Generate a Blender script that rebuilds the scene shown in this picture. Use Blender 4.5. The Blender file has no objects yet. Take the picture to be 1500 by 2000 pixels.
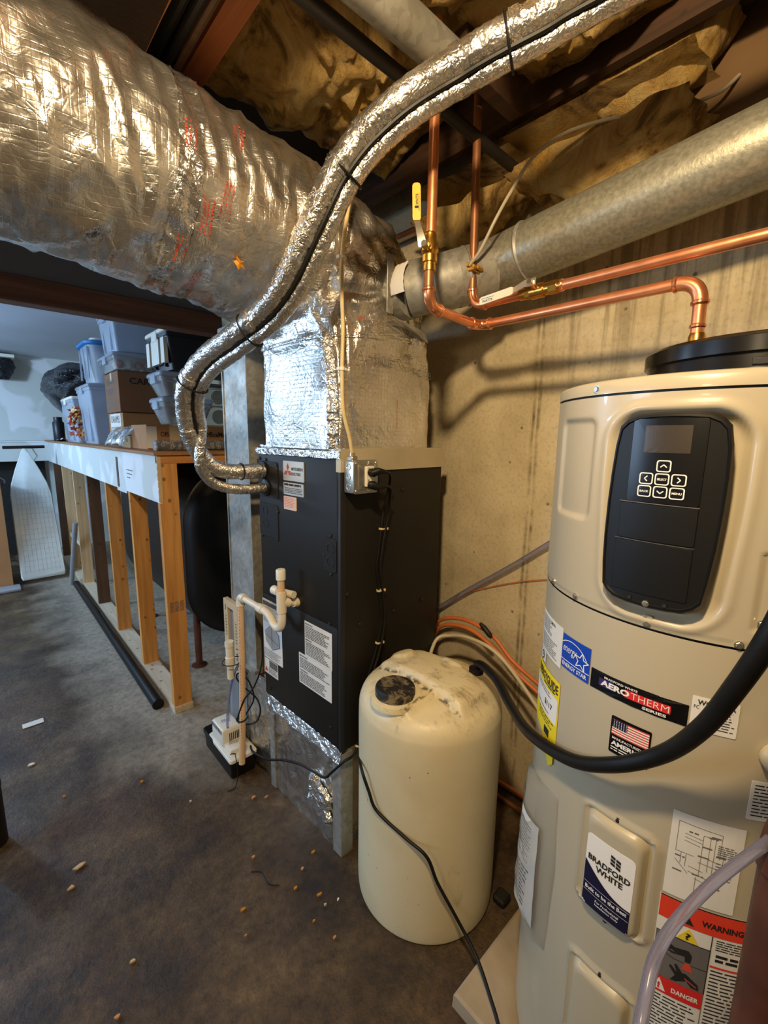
import bpy, bmesh, math, random
from mathutils import Vector, Matrix, noise

S = bpy.context.scene
COL = S.collection
V = Vector
PI = math.pi

# ------------------------------------------------------------------ camera
CAM_POS = V((0, 0, 1.55))
def make_camera():
    yaw, pitch, roll = math.radians(42.692), math.radians(9.605), math.radians(0.769)
    fwd = V((math.sin(yaw) * math.cos(pitch), math.cos(yaw) * math.cos(pitch), -math.sin(pitch)))
    right = V((math.cos(yaw), -math.sin(yaw), 0))
    up = right.cross(fwd)
    r2 = right * math.cos(roll) + up * math.sin(roll)
    u2 = up * math.cos(roll) - right * math.sin(roll)
    m = Matrix((r2, u2, -fwd)).transposed().to_4x4()
    m.translation = CAM_POS
    cd = bpy.data.cameras.new('camera')
    cd.sensor_fit = 'HORIZONTAL'
    cd.sensor_width = 36
    cd.lens = 36 * 862 / 1500
    cd.clip_start = .02
    co = bpy.data.objects.new('camera', cd)
    COL.objects.link(co)
    co.matrix_world = m
    S.camera = co
make_camera()

# ------------------------------------------------------------------ world, lights, exposure
w = bpy.data.worlds.new('world')
S.world = w
w.use_nodes = True
w.node_tree.nodes['Background'].inputs[0].default_value = (1, .9, .8, 1)
w.node_tree.nodes['Background'].inputs[1].default_value = .02

def light(name, kind, loc, energy, col, aim=None, size=.1, size_y=None, spread=None):
    d = bpy.data.lights.new(name, kind)
    d.energy = energy
    d.color = col
    if kind == 'AREA':
        d.shape = 'RECTANGLE'
        d.size = size
        d.size_y = size_y or size
        if spread: d.spread = spread
    else:
        d.shadow_soft_size = size
    o = bpy.data.objects.new(name, d)
    COL.objects.link(o)
    o.location = loc
    if aim is not None:
        o.rotation_euler = (V(aim) - V(loc)).to_track_quat('-Z', 'Y').to_euler()
    return o
light('bulb_light', 'POINT', (0.0, 0.14, 2.37), 68, (1, .74, .42), size=.05)
light('window_light', 'AREA', (-3.05, 3.3, 1.75), 58, (.48, .70, 1), aim=(0, 3.6, 1.5), size=1.5, size_y=1.1)
light('far_room_light', 'POINT', (-1.3, 5.2, 2.12), 85, (.50, .72, 1), size=.12)

light('fill_light', 'POINT', (-1.5, .1, 2.05), 15, (1, .76, .46), size=.12)  # added unseen lamp: weak warm fill for the shadows and the insulation

S.view_settings.view_transform = 'Standard'
S.view_settings.look = 'None'
S.view_settings.gamma = 1
S.view_settings.use_curve_mapping = False
S.view_settings.exposure = 0.55

# ------------------------------------------------------------------ materials
def lin(c):
    return tuple(((x / 12.92) if x <= .04045 else ((x + .055) / 1.055) ** 2.4) for x in c)
def rgb(r, g, b):
    return lin((r / 255, g / 255, b / 255))

class NT:
    def __init__(s, name):
        s.m = bpy.data.materials.new(name)
        s.m.use_nodes = True
        s.t = s.m.node_tree
        s.b = s.t.nodes['Principled BSDF']
    def n(s, typ, **kw):
        x = s.t.nodes.new(typ)
        for k, v in kw.items():
            if k.startswith('i_'):
                key = k[2:]
                key = int(key) if key.isdigit() else key.replace('_', ' ')
                x.inputs[key].default_value = v
            else:
                setattr(x, k, v)
        return x
    def l(s, a, b):
        s.t.links.new(a, b)
    def coord(s, scale=(1, 1, 1), loc=(0, 0, 0)):
        tc = s.n('ShaderNodeTexCoord')
        mp = s.n('ShaderNodeMapping')
        mp.inputs['Scale'].default_value = scale
        mp.inputs['Location'].default_value = loc
        s.l(tc.outputs['Object'], mp.inputs[0])
        return mp.outputs[0]
    def noise(s, scale=5, detail=4, vec=None, dist=0, rough=.5):
        x = s.n('ShaderNodeTexNoise')
        x.inputs['Scale'].default_value = scale
        x.inputs['Detail'].default_value = detail
        x.inputs['Roughness'].default_value = rough
        x.inputs['Distortion'].default_value = dist
        s.l(vec if vec is not None else s.coord(), x.inputs['Vector'])
        return x.outputs['Fac']
    def ramp(s, fac, stops):
        x = s.n('ShaderNodeValToRGB')
        e = x.color_ramp.elements
        while len(e) < len(stops): e.new(.5)
        for k, (p, c) in enumerate(stops):
            e[k].position = p
            e[k].color = (c, c, c, 1) if isinstance(c, (int, float)) else (*c[:3], 1)
        s.l(fac, x.inputs[0])
        return x.outputs[0]
    def mix(s, fac, a, b, blend='MIX'):
        x = s.n('ShaderNodeMix', data_type='RGBA', blend_type=blend)
        def put(sock, v):
            if hasattr(v, 'is_linked'): s.l(v, sock)
            elif isinstance(v, (int, float)): sock.default_value = v
            else: sock.default_value = (*v[:3], 1)
        put(x.inputs[0], fac); put(x.inputs[6], a); put(x.inputs[7], b)
        return x.outputs[2]
    def math(s, op, a, b=None, clamp=False):
        x = s.n('ShaderNodeMath', operation=op, use_clamp=clamp)
        for k, v in ((0, a), (1, b)):
            if v is None: continue
            if hasattr(v, 'is_linked'): s.l(v, x.inputs[k])
            else: x.inputs[k].default_value = v
        return x.outputs[0]
    def sep(s, vec):
        x = s.n('ShaderNodeSeparateXYZ')
        s.l(vec, x.inputs[0])
        return x.outputs
    def bump(s, h, strength=.3, dist=.01, prev=None):
        x = s.n('ShaderNodeBump')
        x.inputs['Strength'].default_value = strength
        x.inputs['Distance'].default_value = dist
        s.l(h, x.inputs['Height'])
        if prev is not None: s.l(prev, x.inputs['Normal'])
        return x.outputs[0]
    def out(s, col=None, rough=.5, metal=0, nrm=None, **kw):
        b = s.b
        if col is not None:
            if hasattr(col, 'is_linked'): s.l(col, b.inputs['Base Color'])
            else: b.inputs['Base Color'].default_value = (*col[:3], 1)
        if hasattr(rough, 'is_linked'): s.l(rough, b.inputs['Roughness'])
        else: b.inputs['Roughness'].default_value = rough
        if hasattr(metal, 'is_linked'): s.l(metal, b.inputs['Metallic'])
        else: b.inputs['Metallic'].default_value = metal
        if nrm is not None: s.l(nrm, b.inputs['Normal'])
        for k, v in kw.items():
            b.inputs[k.replace('_', ' ')].default_value = v
        return s.m

def plain(name, col, rough=.5, metal=0, vary=.12, vscale=9, bump=0, bscale=60, **kw):
    t = NT(name)
    c = col
    if vary:
        f = t.ramp(t.noise(vscale, 5), [(.3, 1 - vary), (.7, 1 + vary * .5)])
        c = t.mix(1.0, col, f, 'MULTIPLY')
    nb = t.bump(t.noise(bscale, 3), bump, .003) if bump else None
    return t.out(c, rough, metal, nb, **kw)

MT = {}
def foil(name, col=(.78, .75, .70), rough=.24, crinkle=1.0, scrim=True, scale=1.0):
    t = NT(name)
    vec = t.coord()
    n1 = t.noise(26 * scale, 3, vec, .8)
    vo = t.n('ShaderNodeTexVoronoi', feature='DISTANCE_TO_EDGE')
    vo.inputs['Scale'].default_value = 34 * scale
    dn = t.n('ShaderNodeTexNoise'); dn.inputs['Scale'].default_value = 9
    t.l(vec, dn.inputs['Vector'])
    mv = t.mix(.12, vec, dn.outputs['Color'])
    t.l(mv, vo.inputs['Vector'])
    b1 = t.bump(n1, .35 * crinkle, .012)
    b2 = t.bump(t.ramp(vo.outputs[0], [(0, 0), (.14, 1)]), .16 * crinkle, .004, b1)
    last = b2
    if scrim:
        g = []
        for d in ('X', 'Z'):
            wv = t.n('ShaderNodeTexWave', wave_type='BANDS', bands_direction=d)
            wv.inputs['Scale'].default_value = 22
            wv.inputs['Distortion'].default_value = .6
            t.l(vec, wv.inputs['Vector'])
            g.append(t.ramp(wv.outputs['Fac'], [(0, 0), (.08, 1)]))
        last = t.bump(t.math('MULTIPLY', g[0], g[1]), .22, .002, b2)
    c = t.mix(t.ramp(t.noise(5, 5, vec), [(.35, 0), (.7, 1)]), col, tuple(x * .72 for x in col))
    r = t.ramp(t.noise(14, 3, vec), [(.3, rough * .75), (.75, rough * 1.6)])
    MT[name] = t.out(c, r, .92, last)
    return MT[name]
foil('foil_wrap', rough=.27, crinkle=.9)
foil('foil_tape', (.86, .84, .80), .17, 1.4, False, 1.8)
foil('foil_line', (.76, .73, .68), .22, 1.3, False, 1.9)
foil('foil_dirty', (.70, .65, .57), .22, 1.0, False)

def mk():
    P = plain
    # concrete wall: drips below the round duct, pits, form lines
    t = NT('concrete_wall')
    vec = t.coord()
    base = t.ramp(t.noise(3.0, 8, vec, .3, .6), [(.3, rgb(184, 168, 134)), (.5, rgb(210, 194, 158)), (.72, rgb(226, 211, 176))])
    fine = t.ramp(t.noise(70, 5, vec), [(.28, .72), (.5, 1.0)])
    base = t.mix(.7, base, fine, 'MULTIPLY')
    x, y, z = t.sep(vec)
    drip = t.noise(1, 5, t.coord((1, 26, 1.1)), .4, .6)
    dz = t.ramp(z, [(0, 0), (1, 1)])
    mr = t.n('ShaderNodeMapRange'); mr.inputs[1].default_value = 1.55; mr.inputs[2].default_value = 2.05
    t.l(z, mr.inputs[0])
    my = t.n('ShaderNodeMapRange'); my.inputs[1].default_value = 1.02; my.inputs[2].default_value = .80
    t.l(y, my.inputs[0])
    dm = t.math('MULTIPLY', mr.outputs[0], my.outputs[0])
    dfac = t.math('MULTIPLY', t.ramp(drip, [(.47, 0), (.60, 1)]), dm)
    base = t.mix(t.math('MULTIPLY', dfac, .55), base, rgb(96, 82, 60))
    ring = t.n('ShaderNodeTexVoronoi'); ring.inputs['Scale'].default_value = 9
    t.l(vec, ring.inputs['Vector'])
    pit = t.ramp(ring.outputs['Distance'], [(.035, 1), (.07, 0)])
    base = t.mix(t.math('MULTIPLY', pit, .7), base, rgb(70, 58, 40))
    # two thin form-board lines
    for yy in (.893, .872):
        wob = t.math('ADD', y, t.math('MULTIPLY', t.math('SUBTRACT', t.noise(4, 3, vec), .5), .02))
        d = t.math('ABSOLUTE', t.math('SUBTRACT', wob, yy))
        ln = t.math('MULTIPLY', t.ramp(d, [(.003, 1), (.009, 0)]), t.ramp(t.noise(16, 4, vec), [(.38, .05), (.68, .8)]))
        base = t.mix(ln, base, rgb(74, 64, 48))
    nb = t.bump(t.noise(45, 6, vec), .3, .006)
    nb = t.bump(pit, -.5, .006, nb)
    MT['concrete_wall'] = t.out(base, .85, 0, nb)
    # floor
    t = NT('floor_concrete')
    vec = t.coord()
    b = t.ramp(t.noise(3.2, 10, vec, 0, .68), [(.34, rgb(38, 27, 15)), (.48, rgb(72, 55, 34)), (.62, rgb(98, 79, 53)), (.74, rgb(128, 106, 76))])
    b = t.mix(t.ramp(t.noise(1.1, 4, t.coord(loc=(3, 1, 0))), [(.55, 0), (.75, .5)]), b, rgb(98, 62, 34))
    b = t.mix(.8, b, t.ramp(t.noise(34, 9, vec, 0, .75), [(.34, .35), (.60, 1.25)]), 'MULTIPLY')
    x, y, z = t.sep(vec)
    mx = t.n('ShaderNodeMapRange'); mx.inputs[1].default_value = .22; mx.inputs[2].default_value = .52
    nx = t.math('ADD', x, t.math('MULTIPLY', t.math('SUBTRACT', t.noise(3.2, 5, vec), .5), .55))
    t.l(nx, mx.inputs[0])
    myy = t.n('ShaderNodeMapRange'); myy.inputs[1].default_value = 1.75; myy.inputs[2].default_value = 2.2
    t.l(t.math('ADD', y, t.math('MULTIPLY', t.math('SUBTRACT', t.noise(4, 5, vec), .5), .6)), myy.inputs[0])
    dust = t.math('MULTIPLY', mx.outputs[0], myy.outputs[0])
    dust = t.math('MULTIPLY', dust, t.ramp(t.noise(30, 6, vec, .5), [(.25, .45), (.6, 1)]))
    b = t.mix(t.math('MULTIPLY', dust, .9), b, rgb(168, 158, 141))
    rg = t.ramp(t.noise(4, 5, vec), [(.3, .40), (.7, .66)])
    rg = t.mix(dust, rg, (.9, .9, .9))
    nb = t.bump(t.noise(16, 10, vec, 0, .7), .42, .02)
    nb = t.bump(t.noise(90, 5, vec), .3, .004, nb)
    MT['floor'] = t.out(b, rg, 0, nb)
    # drywall with patches of joint compound
    t = NT('drywall')
    vec = t.coord()
    b = t.mix(t.ramp(t.noise(2.4, 2, vec, .4), [(.55, 0), (.60, 1)]), rgb(206, 212, 208), rgb(228, 232, 234))
    MT['drywall'] = t.out(b, .8, 0, t.bump(t.noise(40, 3, vec), .06, .003))
    MT['drywall_ceiling'] = P('drywall_ceiling', rgb(196, 204, 216), .75, 0, .10, 1.3)
    MT['header_grey'] = P('header_grey', rgb(128, 128, 134), .55, 0, .15, 4)
    MT['subfloor'] = P('subfloor', rgb(52, 38, 26), .9, 0, .3, 6, .3)
    MT['ceiling_board'] = P('ceiling_board', rgb(112, 86, 56), .85, 0, .25, 5, .3, 30)
    MT['plaster_dark'] = P('plaster_dark', rgb(130, 122, 110), .9, 0, .2, 3)
    # insulation
    t = NT('insulation')
    vec = t.coord()
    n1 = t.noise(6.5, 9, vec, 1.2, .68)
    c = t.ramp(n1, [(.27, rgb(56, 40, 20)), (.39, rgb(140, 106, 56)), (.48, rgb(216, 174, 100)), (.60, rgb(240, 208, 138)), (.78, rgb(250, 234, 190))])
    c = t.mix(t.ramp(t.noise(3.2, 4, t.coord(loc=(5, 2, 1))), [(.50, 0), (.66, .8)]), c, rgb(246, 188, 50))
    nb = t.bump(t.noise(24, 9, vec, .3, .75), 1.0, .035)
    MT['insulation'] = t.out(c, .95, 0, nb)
    # timber
    def timber(name, c1, c2, axis='Z', knots=True, sc=1.0):
        t = NT(name)
        s = {'Z': (30, 30, 1.6), 'X': (1.6, 30, 30), 'Y': (30, 1.6, 30)}[axis]
        g = t.noise(1 * sc, 5, t.coord(s), .6, .6)
        c = t.ramp(g, [(.3, c1), (.65, c2)])
        if knots:
            v = t.n('ShaderNodeTexVoronoi'); v.inputs['Scale'].default_value = 15
            t.l(t.coord({'Z': (1, 1, .8), 'X': (.8, 1, 1), 'Y': (1, .8, 1)}[axis]), v.inputs['Vector'])
            k = t.ramp(v.outputs['Distance'], [(.08, 1), (.17, 0)])
            c = t.mix(t.math('MULTIPLY', k, .8), c, tuple(x * .28 for x in c1))
        MT[name] = t.out(c, .62, 0, t.bump(g, .15, .003))
    timber('pine', rgb(186, 122, 56), rgb(222, 160, 86))
    timber('pine_pale', rgb(196, 160, 112), rgb(222, 190, 146))
    timber('pine_x', rgb(176, 112, 50), rgb(210, 146, 74), 'X')
    timber('pine_y', rgb(190, 170, 140), rgb(214, 198, 172), 'Y')
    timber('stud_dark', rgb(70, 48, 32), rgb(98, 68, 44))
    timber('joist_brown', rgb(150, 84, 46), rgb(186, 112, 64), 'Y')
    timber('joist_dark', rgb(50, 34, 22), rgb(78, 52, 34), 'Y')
    timber('beam_brown', rgb(104, 68, 52), rgb(140, 96, 74), 'X', False)
    timber('plywood', rgb(132, 88, 48), rgb(170, 120, 70), 'Y', False)
    # metals
    t = NT('galvanized')
    vec = t.coord()
    v = t.n('ShaderNodeTexVoronoi'); v.inputs['Scale'].default_value = 60
    t.l(vec, v.inputs['Vector'])
    sp = t.ramp(v.outputs['Color'], [(.1, .78), (.9, 1.1)])
    c = t.mix(1.0, t.mix(t.ramp(t.noise(5, 6, vec), [(.4, 0), (.75, .7)]), rgb(170, 168, 160), rgb(120, 116, 104)), sp, 'MULTIPLY')
    MT['galvanized'] = t.out(c, t.ramp(t.noise(9, 3, vec), [(.3, .38), (.7, .6)]), .45, t.bump(t.noise(30, 3, vec), .05, .004))
    t = NT('round_duct')
    vec = t.coord()
    c = t.mix(t.ramp(t.noise(90, 4, vec), [(.35, 0), (.65, 1)]), rgb(140, 138, 122), rgb(166, 163, 146))
    MT['round_duct'] = t.out(c, .40, .5, t.bump(t.noise(140, 3, vec), .25, .002))
    MT['galv_light'] = P('galv_light', rgb(190, 178, 150), .5, .3, .12, 6, .05, 30)
    MT['steel'] = P('steel', rgb(196, 192, 180), .3, .9, .15, 20, .1, 40)
    MT['screw_metal'] = P('screw_metal', rgb(210, 205, 190), .25, .9, 0)
    MT['brass'] = P('brass', rgb(206, 158, 74), .28, .95, .2, 30)
    t = NT('copper')
    vec = t.coord()
    c = t.mix(t.ramp(t.noise(12, 5, vec), [(.4, 0), (.75, .8)]), rgb(240, 162, 116), rgb(206, 122, 80))
    MT['copper'] = t.out(c, t.ramp(t.noise(30, 3, vec), [(.3, .28), (.8, .40)]), .78)
    MT['copper_dull'] = P('copper_dull', rgb(160, 108, 74), .42, .6, .35, 14)
    MT['copper_bright'] = P('copper_bright', rgb(246, 164, 118), .22, .85, .2, 30)
    MT['pipe_rust'] = P('pipe_rust', rgb(92, 52, 36), .5, .2, .4, 12)
    MT['iron_black'] = P('iron_black', rgb(38, 34, 32), .5, .3, .3, 8)
    # plastics and paint
    MT['cabinet_black'] = P('cabinet_black', rgb(31, 28, 24), .5, .0, .14, 4, Specular_IOR_Level=.25)
    MT['cabinet_edge'] = P('cabinet_edge', rgb(34, 32, 31), .5, .2, .1)
    MT['black_plastic'] = P('black_plastic', rgb(20, 19, 18), .42, 0, .1, Specular_IOR_Level=.3)
    MT['black_gloss'] = P('black_gloss', rgb(16, 15, 15), .25, 0, 0, Specular_IOR_Level=.35)
    MT['black_matte'] = P('black_matte', rgb(24, 23, 22), .6, 0, .2)
    MT['rubber'] = P('rubber', rgb(19, 18, 17), .48, 0, .25, 30, .1, 90, Specular_IOR_Level=.3)
    t = NT('cap_dusty')
    d = t.ramp(t.noise(28, 7, t.coord((1, .5, 1)), 1.0, .7), [(.5, 0), (.62, 1)])
    MT['cap_dusty'] = t.out(t.mix(t.math('MULTIPLY', d, .7), rgb(28, 26, 24), rgb(150, 132, 98)), .6)
    MT['wh_beige'] = P('wh_beige', rgb(184, 173, 148), .30, 0, .03, 3, .02, 200, Coat_Weight=.2)
    MT['wh_cover'] = P('wh_cover', rgb(184, 173, 146), .34, 0, .03, 3)
    t = NT('tank_plastic')
    vec = t.coord()
    c = t.mix(t.ramp(t.noise(3.5, 5, vec, .6), [(.45, 0), (.8, .6)]), rgb(222, 208, 170), rgb(198, 180, 138))
    sm = t.ramp(t.noise(5, 8, t.coord((1, 1, .55), (2, 0, 0)), 2.0, .7), [(.62, 0), (.74, .5)])
    c = t.mix(sm, c, rgb(140, 124, 92))
    z = t.sep(vec)[2]
    mz = t.n('ShaderNodeMapRange'); mz.inputs[1].default_value = .70; mz.inputs[2].default_value = .76
    t.l(z, mz.inputs[0])
    sp = t.math('MULTIPLY', t.ramp(t.noise(1, 8, t.coord((26, 15, 20)), .4, .75), [(.52, 0), (.68, .7)]), mz.outputs[0])
    c = t.mix(sp, c, rgb(120, 98, 62))
    x = t.sep(vec)[0]; y = t.sep(vec)[1]
    st = t.math('ABSOLUTE', t.math('ADD', t.math('ADD', x, t.math('MULTIPLY', t.math('SUBTRACT', t.noise(30, 4, vec), .5), .02)), .074))
    ln = t.math('MULTIPLY', t.math('MULTIPLY', t.ramp(st, [(.0015, 1), (.006, 0)]), t.ramp(t.noise(44, 4, vec), [(.46, 0), (.56, .9)])), mz.outputs[0])
    st2 = t.math('ABSOLUTE', t.math('ADD', y, .066))
    ln2 = t.math('MULTIPLY', t.math('MULTIPLY', t.ramp(st2, [(.002, 1), (.008, 0)]), t.ramp(t.noise(40, 4, vec, 0), [(.45, 0), (.55, .8)])), mz.outputs[0])
    lx = t.n('ShaderNodeMath', operation='LESS_THAN'); t.l(x, lx.inputs[0]); lx.inputs[1].default_value = -.07
    ln2 = t.math('MULTIPLY', ln2, lx.outputs[0])
    c = t.mix(t.math('MAXIMUM', ln, ln2), c, rgb(52, 40, 24))
    fl = t.ramp(t.noise(75, 2, vec), [(.74, 0), (.80, .8)])
    c = t.mix(fl, c, rgb(60, 48, 32))
    MT['tank_plastic'] = t.out(c, .42, 0, None, Subsurface_Weight=.25, Subsurface_Scale=.03)
    MT['pvc'] = P('pvc', rgb(232, 222, 200), .35, 0, .08, 12)
    MT['pvc_cream'] = P('pvc_cream', rgb(226, 190, 146), .4, 0, .1, 12)
    MT['white_plastic'] = P('white_plastic', rgb(232, 228, 214), .4, 0, .05)
    MT['white_paper'] = P('white_paper', rgb(226, 222, 212), .7, 0, .05)
    MT['pink_paper'] = P('pink_paper', rgb(226, 196, 178), .7, 0, .05)
    MT['ink'] = P('ink', rgb(30, 28, 28), .7, 0, 0)
    MT['ink_grey'] = P('ink_grey', rgb(104, 100, 96), .7, 0, 0)
    MT['ink_red'] = P('ink_red', rgb(182, 62, 40), .6, 0, 0)
    MT['warn_red'] = P('warn_red', rgb(222, 62, 36), .6, 0, 0)
    MT['warn_yellow'] = P('warn_yellow', rgb(232, 204, 40), .6, 0, 0)
    MT['guide_yellow'] = P('guide_yellow', rgb(240, 214, 30), .5, 0, 0)
    MT['star_blue'] = P('star_blue', rgb(10, 66, 178), .4, 0, 0)
    MT['navy'] = P('navy', rgb(20, 20, 52), .4, 0, 0)
    MT['flag_red'] = P('flag_red', rgb(206, 76, 58), .5, 0, 0)
    MT['series_red'] = P('series_red', rgb(214, 48, 44), .4, 0, 0)
    MT['purple'] = P('purple', rgb(52, 40, 110), .4, 0, 0)
    MT['screen_grey'] = P('screen_grey', rgb(58, 50, 40), .3, 0, 0)
    MT['print_white'] = P('print_white', rgb(236, 232, 224), .5, 0, 0)
    MT['silver_label'] = P('silver_label', rgb(206, 206, 200), .35, .5, .05)
    MT['valve_yellow'] = P('valve_yellow', rgb(240, 180, 20), .45, 0, .06)
    MT['valve_blue'] = P('valve_blue', rgb(40, 92, 160), .5, 0, 0)
    MT['romex'] = P('romex', rgb(220, 196, 140), .45, 0, .12, 20)
    MT['grey_wire'] = P('grey_wire', rgb(176, 166, 146), .45, 0, .1)
    MT['orange_tube'] = P('orange_tube', rgb(220, 124, 66), .4, 0, .12, 20)
    MT['off_white_tube'] = P('off_white_tube', rgb(214, 204, 176), .4, 0, .08)
    MT['tie_tan'] = P('tie_tan', rgb(222, 198, 150), .5, 0, 0)
    MT['cardboard'] = P('cardboard', rgb(172, 122, 76), .8, 0, .1, 7)
    MT['cardboard_dark'] = P('cardboard_dark', rgb(128, 88, 58), .8, 0, .1, 7)
    MT['cardboard_pale'] = P('cardboard_pale', rgb(206, 178, 138), .8, 0, .1, 7)
    MT['pad_concrete'] = P('pad_concrete', rgb(172, 154, 126), .85, 0, .3, 5, .3, 50)
    MT['ironing_cover'] = P('ironing_cover', rgb(214, 220, 216), .45, .1, .06, 12, .15, 50)
    MT['leaf_orange'] = P('leaf_orange', rgb(206, 138, 30), .6, 0, .25, 40)
    MT['leaf_red'] = P('leaf_red', rgb(168, 66, 40), .6, 0, .3, 40)
    MT['leaf_cream'] = P('leaf_cream', rgb(222, 190, 130), .6, 0, .2, 40)
    MT['chip_tan'] = P('chip_tan', rgb(206, 150, 100), .8, 0, .2, 40)
    MT['blue_lid'] = P('blue_lid', rgb(36, 120, 190), .4, 0, .05)
    MT['tote_black'] = P('tote_black', rgb(20, 22, 34), .4, 0, .1)
    MT['grey_plastic'] = P('grey_plastic', rgb(150, 152, 156), .5, 0, .1)
    MT['ball_white'] = P('ball_white', rgb(220, 214, 206), .5, 0, .1)
    MT['ball_red'] = P('ball_red', rgb(170, 40, 34), .5, 0, .1)
    t = NT('roll_pattern')
    v = t.n('ShaderNodeTexVoronoi'); v.inputs['Scale'].default_value = 45
    t.l(t.coord(), v.inputs['Vector'])
    MT['roll_pattern'] = t.out(t.ramp(v.outputs['Distance'], [(.2, rgb(120, 84, 60)), (.35, rgb(206, 190, 160)), (.55, rgb(96, 100, 120))]), .6)
    t = NT('bag_black')
    MT['bag_black'] = t.out(rgb(24, 26, 34), .25, 0, t.bump(t.noise(22, 4, t.coord(), 1.5), .9, .03))
    def clear(name, col, tr=.6, rough=.25):
        t = NT(name)
        c = t.mix(t.ramp(t.noise(6, 3), [(.3, 0), (.7, 1)]), col, tuple(x * .85 for x in col))
        MT[name] = t.out(c, rough, 0, None, Transmission_Weight=tr, IOR=1.25)
    clear('clear_bin', (.70, .79, .91), .62, .30)
    clear('clear_tub', (.86, .88, .88), .85, .12)
    clear('clear_film', (.95, .96, .95), .93, .08)
    clear('clear_tube', (.52, .53, .74), .8, .2)
    clear('glass', (.95, .97, 1), .95, .02)
mk()

# ------------------------------------------------------------------ mesh helpers
class MB:
    def __init__(s):
        s.v = []; s.f = []; s.mi = []
    def add(s, vs, fs, mi=0):
        o = len(s.v)
        s.v.extend([V(p) for p in vs])
        s.f.extend([tuple(i + o for i in f) for f in fs])
        s.mi.extend([mi] * len(fs))
        return s
    def box(s, x0, x1, y0, y1, z0, z1, bev=0, seg=1, mi=0, mat=None):
        bm = bmesh.new()
        bmesh.ops.create_cube(bm, size=1)
        for p in bm.verts:
            p.co = V(((x0 + x1) / 2 + p.co.x * (x1 - x0), (y0 + y1) / 2 + p.co.y * (y1 - y0), (z0 + z1) / 2 + p.co.z * (z1 - z0)))
        if bev:
            bmesh.ops.bevel(bm, geom=bm.edges[:], offset=bev, segments=seg, affect='EDGES', profile=.5)
        if mat is not None:
            bm.transform(mat)
        bm.verts.index_update()
        s.add([p.co.copy() for p in bm.verts], [[q.index for q in f.verts] for f in bm.faces], mi)
        bm.free()
        return s
    def grid(s, fn, nu, nv, closeu=False, mi=0):
        cu = nu if closeu else nu + 1
        vs = [fn(i / nu, j / nv) for j in range(nv + 1) for i in range(cu)]
        fs = []
        for j in range(nv):
            for i in range(nu):
                a = j * cu + i; b = j * cu + (i + 1) % cu
                fs.append((a, b, b + cu, a + cu))
        return s.add(vs, fs, mi)
    def ring_loft(s, rings, cap0=True, cap1=True, mi=0):
        n = len(rings[0])
        vs = [p for r in rings for p in r]
        fs = []
        for j in range(len(rings) - 1):
            for i in range(n):
                a = j * n + i; b = j * n + (i + 1) % n
                fs.append((a, b, b + n, a + n))
        if cap0: fs.append(tuple(range(n))[::-1])
        if cap1: fs.append(tuple((len(rings) - 1) * n + i for i in range(n)))
        return s.add(vs, fs, mi)
    def tube(s, pts, r, n=10, caps=True, mi=0, rfn=None):
        pts = [V(p) for p in pts]
        rings = []
        ref = None
        for k, p in enumerate(pts):
            t = (pts[min(k + 1, len(pts) - 1)] - pts[max(k - 1, 0)]).normalized()
            if ref is None:
                ref = V((0, 0, 1)) if abs(t.z) < .9 else V((1, 0, 0))
            a = (ref - t * ref.dot(t)).normalized()
            ref = a
            b = t.cross(a)
            rr = r[k] if isinstance(r, (list, tuple)) else r
            rings.append([p + (a * math.cos(2 * PI * i / n) + b * math.sin(2 * PI * i / n)) * (rfn(k, i, rr) if rfn else rr) for i in range(n)])
        return s.ring_loft(rings, caps, caps, mi)
    def cyl(s, p0, p1, r0, r1=None, n=20, mi=0):
        return s.tube([p0, p1], [r0, r0 if r1 is None else r1], n, True, mi)
    def lathe(s, prof, c=(0, 0, 0), n=40, mi=0, axis='Z'):
        c = V(c)
        rings = []
        for r, h in prof:
            ring = []
            for i in range(n):
                a = 2 * PI * i / n
                p = V((r * math.cos(a), r * math.sin(a), h))
                if axis == 'X': p = V((p.z, p.x, p.y))
                if axis == 'Y': p = V((p.y, p.z, p.x))
                ring.append(c + p)
            rings.append(ring)
        return s.ring_loft(rings, prof[0][0] > 1e-4, prof[-1][0] > 1e-4, mi)
    def ball(s, c, r, n=12, m=8, sc=(1, 1, 1), mi=0):
        c = V(c)
        return s.grid(lambda u, v: c + V((r * sc[0] * math.sin(PI * v) * math.cos(2 * PI * u), r * sc[1] * math.sin(PI * v) * math.sin(2 * PI * u), -r * sc[2] * math.cos(PI * v))), n, m, True, mi)
    def plate(s, mp, u0, v0, u1, v1, h, rad=.004, bev=.001, rings=1, base=0, mi=0, taper=0):
        """rounded rectangle raised by h on a surface; mp(u, v, off) maps to space"""
        cx, cy = (u0 + u1) / 2, (v0 + v1) / 2
        out = rrect(u0, v0, u1, v1, rad)
        def sc(k, inset):
            q = []
            for (u, v) in out:
                du, dv = u - cx, v - cy
                w_, h_ = (u1 - u0) / 2, (v1 - v0) / 2
                q.append((cx + du * (1 - inset / w_) * k, cy + dv * (1 - inset / h_) * k))
            return q
        R = [[mp(u, v, base) for u, v in sc(1, 0)], [mp(u, v, base + h - bev) for u, v in sc(1, taper)], [mp(u, v, base + h) for u, v in sc(1, taper + bev)]]
        for j in range(rings):
            k = 1 - (j + 1) / (rings + 1)
            R.append([mp(u, v, base + h) for u, v in sc(k, taper + bev)])
        n = len(out)
        vs = [p for r in R for p in r]
        fs = []
        for j in range(len(R) - 1):
            for i in range(n):
                a = j * n + i; b = j * n + (i + 1) % n
                fs.append((a, b, b + n, a + n))
        ci = len(vs)
        vs.append(mp(cx, cy, base + h))
        for i in range(n):
            fs.append(((len(R) - 1) * n + i, (len(R) - 1) * n + (i + 1) % n, ci))
        return s.add(vs, fs, mi)

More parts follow.
